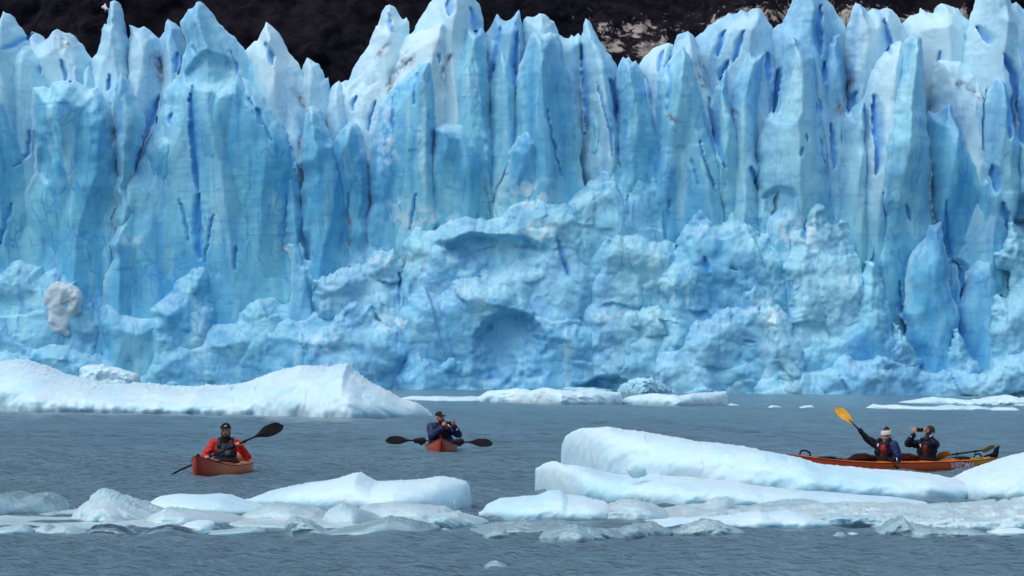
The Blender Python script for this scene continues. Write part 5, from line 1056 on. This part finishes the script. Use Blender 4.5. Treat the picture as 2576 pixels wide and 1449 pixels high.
strip(P, L(-0.11, 0.15, 0.50), L(-0.12, 0.17, 0.42), 0.018, 0.012, (0, -1, 0), 'dark_red'); strip(P, L(-0.05, 0.17, 0.45), L(0.01, 0.185, 0.395), 0.008, 0.005, (0, -1, 0)); strip(P, A3(0.20, -0.37, 0.505), A3(0.15, -0.365, 0.545), 0.010, 0.005, (0, -1, 0)); strip(P, A3(0.335, -0.30, 0.43), A3(0.365, -0.27, 0.46), 0.008, 0.005, (0.3, -1, 0))
q = Sh(); q.ell(L(0.05, 0.172, 0.25), (0.05, 0.03, 0.09), Rm); q.plain('vest_pocket', M['dark_red'], P)
q = Sh(); q.box(A3(0, 0, 0), (0.075, 0.014, 0.036)); q.cap((0.015, 0.01, 0), (0.015, 0.04, 0), 0.024, 0.022)
cm = q.plain('body', M['black_gloss'], None); ce = empty('camera_device', (mx + 0.175, Ym - 0.33, 0.575)); cm.parent = ce; tag(ce, 'small dark camera held up by the person in the blue jacket', 'camera'); ce.rotation_euler = (0, 0, 0.1)
q = Sh(); q.ell((0.015, 0.062, 0), (0.018, 0.006, 0.018)); q.plain('lens', M['glass'], ce)
paddle('black paddle lying across the middle kayak with both blades out', (mx - 0.02, Ym - 0.42, 0.195), (1, 0, -0.018), 2.27, M['black_gloss'], (0, -1, 0.28), grips=(-0.40, 0.40), blade_len=0.53, blade_w=0.175)

# ---- right: orange double kayak, bow to the left and nearer
Yr = 69.6
c0 = at(2251, 1186, Yr); rx = float(c0[0])
psi = R(47); ang = math.atan2(-math.sin(psi), -math.cos(psi))
bd = np.array([math.cos(ang), math.sin(ang)])
RS = (0.30, -0.92)
K, kx, khb, ksh, kke, dz, line = kayak('long orange double kayak with a yellow stern lying behind the wedge berg', (rx, Yr, 0), ang, 6.15, 0.70, M['kayak_right'], M['deck_right'], 0.14, 0.17, 0.06, RS)
line([(2.72, 0, dz(2.72)), (2.68, 0, dz(2.7) + 0.075), (2.55, 0, dz(2.6) + 0.09), (2.44, 0, dz(2.5) + 0.06), (2.42, 0, dz(2.42))], 0.016, 'bow_handle')
line([(-2.36, 0, dz(-2.36)), (-2.42, 0, dz(-2.4) + 0.06), (-2.55, 0, dz(-2.5) + 0.065), (-2.62, 0, dz(-2.62))], 0.015, 'stern_handle')
for s_ in (-1, 1):
    line([(xx, s_ * (float(np.interp(xx, kx, khb)) * 0.8), dz(xx, float(np.interp(xx, kx, khb)) * 0.8) + 0.012) for xx in np.linspace(0.9, 2.4, 9)])
    line([(xx, s_ * (float(np.interp(xx, kx, khb)) * 0.8), dz(xx, float(np.interp(xx, kx, khb)) * 0.8) + 0.012) for xx in np.linspace(-1.45, -2.5, 9)])
for xx in (1.5, 1.75, -1.75): line([(xx, -0.2, dz(xx, .2) + .012), (xx + 0.1, 0, dz(xx) + .014), (xx, 0.2, dz(xx, .2) + .012)], 0.006, 'bungee')
for hx in (1.95, -2.0):
    q = Sh(); q.ell((hx, 0, dz(hx) + 0.010), (0.21, 0.14, 0.022)); q.plain('hatch_cover', M['black'], K)
for bx, lab in ((1.02, 0), (-0.22, 1)):
    q = Sh(); q.ell((bx, 0.04, dz(bx) + 0.035), (0.22, 0.20, 0.075)); q.ell((bx + 0.14, 0.08, dz(bx) + 0.015), (0.22, 0.18, 0.045)); q.ell((bx - 0.10, 0.10, dz(bx) + 0.02), (0.16, 0.18, 0.07))
    q.fuse('deck_bag', simple('dark_red_mesh', (0.05, 0.006, 0.005), 0.8, 0.6, 40, 0.1, 0.5) if lab else simple('black_red_mesh', (0.022, 0.005, 0.005), 0.8, 0.7, 40, 0.1, 0.5), K, 0.014, 2, 0.012, 2 + lab)
q = Sh(); q.cap((-2.90, 0, dz(-2.9) + 0.03), (-3.02, 0, dz(-2.9) + 0.06), 0.03, 0.03)
q.add(np.array([(-2.92, -.012, 0.20), (-3.10, -.012, 0.20), (-3.16, -.012, 0.42), (-3.02, -.012, 0.38), (-2.92, .012, 0.20), (-3.10, .012, 0.20), (-3.16, .012, 0.42), (-3.02, .012, 0.38)]), [[0, 3, 2, 1], [4, 5, 6, 7], [0, 1, 5, 4], [1, 2, 6, 5], [2, 3, 7, 6], [3, 0, 4, 7]])
q.cap((-2.7, 0, dz(-2.7) + 0.01), (-2.95, 0, 0.27), 0.018, 0.018)
q.plain('rudder', M['black'], K)
def lettering(txt, xs_, xe, z_lo, z_hi, mat, skew=0.12):
    cu = bpy.data.curves.new('lettering', 'FONT'); cu.body = txt; cu.size = 1.0; cu.resolution_u = 3; cu.offset = 0.006
    to = bpy.data.objects.new('t', cu); COL.objects.link(to)
    dg = bpy.context.evaluated_depsgraph_get(); me = bpy.data.meshes.new_from_object(to.evaluated_get(dg)); bpy.data.objects.remove(to)
    import bmesh
    bm = bmesh.new(); bm.from_mesh(me); bmesh.ops.subdivide_edges(bm, edges=bm.edges, cuts=1); bm.to_mesh(me); bm.free()
    n = len(me.vertices); co = np.empty(n * 3, np.float32); me.vertices.foreach_get('co', co); co = co.reshape(-1, 3)
    u = (co[:, 0] - co[:, 0].min()) / np.ptp(co[:, 0]); v = (co[:, 1] - co[:, 1].min()) / np.ptp(co[:, 1])
    xx = xs_ + (xe - xs_) * u - skew * (v - 0.5) * 0.3
    zz = z_lo + (z_hi - z_lo) * v
    kz = np.interp(xx, kx, kke); sz = np.interp(xx, kx, ksh); hb_ = np.interp(xx, kx, khb)
    yy = hb_ * np.interp((zz - kz) / (sz - kz), [0, 0.02, 0.10, 0.32, 0.62, 1], [0, 0.30, 0.62, 0.86, 0.97, 1.0]) + 0.013
    me.vertices.foreach_set('co', np.stack([xx, yy, zz], 1).astype(np.float32).ravel()); me.update()
    me.name = 'lettering'; link('lettering', me, mat, K)
lettering('VIEDMA', -1.22, -2.06, 0.022, 0.132, M['white'])
q = Sh(); q.chain([(xx, float(np.interp(xx, kx, khb)) * 0.985 + 0.012, 0.075) for xx in np.linspace(-2.25, -2.6, 5)], [0.016, .012, .018, .012, .014]); q.plain('side_mark', M['black'], K)
# front seat
wx, wy = rx + bd[0] * RS[0], Yr + bd[1] * RS[0]
hr, hl = A3(-0.45, -0.10, 0.70), A3(0.075, -0.33, 0.175)
axp = unit(hl - hr); wr_r = hr + A3(0.05, 0.03, -0.055); wr_l = hl + A3(0.06, 0.05, 0.035)
P, L, H, Hm, Rm = person('person in white headband and navy jacket lifting a yellow paddle in the front seat', (wx, wy, 0), (-0.62, -0.78), (-0.72, -0.70), A3(-0.135, 0.115, 0.455), A3(0.14, -0.11, 0.445),
    (A3(-0.315, 0.02, 0.555), wr_r), (A3(0.22, -0.20, 0.215), wr_l), [(hr, axp, (0.75, 0.5, -0.5), wr_r), (hl, axp, (0.7, 0.6, 0.5), wr_l)], M['skin_fair'], M['navy'], M['black'], head_off=(0.04, 0.0, -0.07), head_tilt=-0.15, legs=bd)
dome('hair', H(0, -0.016, 0.04), Hm, (0.080, 0.100, 0.102), M['hair'], P, -0.4, 1.0)
dome('headband', H(0, -0.012, 0.03), Hm, (0.090, 0.112, 0.112), M['knit'], P, -0.10, 0.66)
q = Sh(); q.ell(H(0, -0.03, 0.135), (0.045, 0.045, 0.035), Hm); q.fuse('hair_bun', M['hair'], P, 0.008, 2, 0.006)
face_bits(P, H, Hm, True)
q = Sh(); q.cap(L(0, -0.07, 0.47), L(0.0, -0.10, 0.54), 0.085, 0.075); q.cap(L(-0.09, -0.03, 0.50), L(0.10, -0.03, 0.50), 0.05, 0.05); q.fuse('hood', M['hood'], P, 0.011, 3, 0.010, 4)
q = Sh(); grip(q, hr, axp, (0.75, 0.5, -0.5), wr_r, 0.010); q.cap(wr_r, wr_r + A3(0.03, 0.02, -0.035), 0.042, 0.045); q.fuse('glove', M['black'], P, 0.009, 3)
q = Sh(); grip(q, hl, axp, (0.7, 0.6, 0.5), wr_l, 0.010); q.cap(wr_l, wr_l + A3(0.03, 0.02, 0.015), 0.042, 0.045); q.fuse('glove', M['black'], P, 0.009, 3)
q = Sh(); q.cap(A3(0.145, -0.115, 0.44), A3(0.215, -0.20, 0.25), 0.098, 0.082); q.fuse('sleeve_panel', M['blue'], P, 0.011, 3, 0.008, 6)
strip(P, L(0.02, 0.185, 0.475), L(0.025, 0.200, 0.405), 0.012, 0.006, (-0.3, -1, 0)); strip(P, A3(0.18, -0.325, 0.235), A3(0.19, -0.325, 0.165), 0.008, 0.006, (0, -1, 0)); strip(P, A3(-0.27, -0.068, 0.53), A3(-0.235, -0.062, 0.50), 0.007, 0.006, (0, -1, 0.2))
q = Sh(); q.ell(L(-0.05, 0.125, 0.37), (0.075, 0.065, 0.10), Rm); q.ell(L(-0.06, 0.125, 0.27), (0.06, 0.06, 0.07), Rm); q.fuse('vest_panel', M['red_panel'], P, 0.011, 3, 0.006, 8)
tip = hr - axp * 0.62
paddle('paddle with a yellow blade raised high above the front seat', tuple(A3(wx, wy, 0) + tip + axp * 1.08), axp, 2.16, M['yellow'], (0.35, -1, 0.1), blade_len=0.45, blade_w=0.175)
# rear seat
ex, ey = rx + bd[0] * RS[1] + 0.02, Yr + bd[1] * RS[1]
hr, hl = A3(-0.245, -0.28, 0.715), A3(-0.075, -0.35, 0.722)
wr_r = hr + A3(-0.022, 0.03, -0.075); wr_l = hl + A3(0.045, 0.02, -0.065)
P, L, H, Hm, Rm = person('person in navy jacket photographing with raised arms in the rear seat', (ex, ey, 0), (-0.62, -0.78), (-0.8, -0.6), A3(-0.14, 0.115, 0.455), A3(0.135, -0.10, 0.455),
    (A3(-0.36, -0.06, 0.47), wr_r), (A3(0.085, -0.36, 0.50), wr_l), [(hr, (0, 0, 1), (-0.8, 0.5, -0.2), wr_r), (hl, (0, 0, 1), (0.8, 0.5, -0.2), wr_l)], M['skin_fair'], M['navy'], M['black'], head_off=(0.055, 0.03, -0.015), legs=bd)
dome('hair', H(0, -0.02, 0.03), Hm, (0.082, 0.102, 0.100), M['hair'], P, -0.35, 1.0); face_bits(P, H, Hm, True)
q = Sh(); q.cap(L(0, -0.08, 0.46), L(0, -0.11, 0.53), 0.09, 0.07); q.fuse('hood', M['blue'], P, 0.011, 3, 0.010, 4)
q = Sh(); q.cap(L(0.12, -0.12, 0.20), L(0.11, -0.10, 0.44), 0.095, 0.09); q.fuse('back_panel', M['blue'], P, 0.011, 3, 0.008, 6)
strip(P, L(0.03, 0.195, 0.46), L(0.005, 0.205, 0.405), 0.010, 0.006, (-0.3, -1, 0)); strip(P, A3(-0.335, -0.235, 0.60), A3(-0.285, -0.245, 0.592), 0.008, 0.006, (-0.2, -1, 0.1)); strip(P, A3(-0.005, -0.405, 0.60), A3(0.045, -0.40, 0.635), 0.009, 0.006, (0, -1, 0.1))
q = Sh(); q.ell(L(-0.045, 0.125, 0.36), (0.07, 0.065, 0.10), Rm); q.ell(L(-0.05, 0.125, 0.27), (0.06, 0.06, 0.06), Rm); q.fuse('vest_panel', M['dark_red'], P, 0.011, 3, 0.006, 8)
q = Sh(); q.box(A3(0, 0, 0), (0.080, 0.006, 0.036)); ce = empty('phone', (ex - 0.16, ey - 0.315, 0.722), -0.35); ob = q.plain('body', M['black_gloss'], None); ob.parent = ce
tag(ce, 'dark phone held up by the person in the rear seat', 'phone'); q = Sh(); q.ell((-0.055, -0.007, 0.018), (0.008, 0.003, 0.008)); q.plain('lens', M['glass'], ce)
pa = np.array([rx + bd[0] * (-1.28), Yr + bd[1] * (-1.28), 0.0]); nb_ = np.array([-bd[1], bd[0]]) * (-1)
pp = empty('t', (0, 0, 0)); bpy.data.objects.remove(pp)
paddle('paddle with dull yellow blades stowed along the rear deck', (rx + bd[0] * -2.05 + bd[1] * -0.06, Yr + bd[1] * -2.05 + bd[0] * 0.06, 0.30), (-bd[0], -bd[1], 0.075), 1.75, M['olive_yellow'], (bd[1] * 0.75, -bd[0] * 0.75, 0.7), shaft=M['black_gloss'], blade_len=0.44, blade_w=0.18)
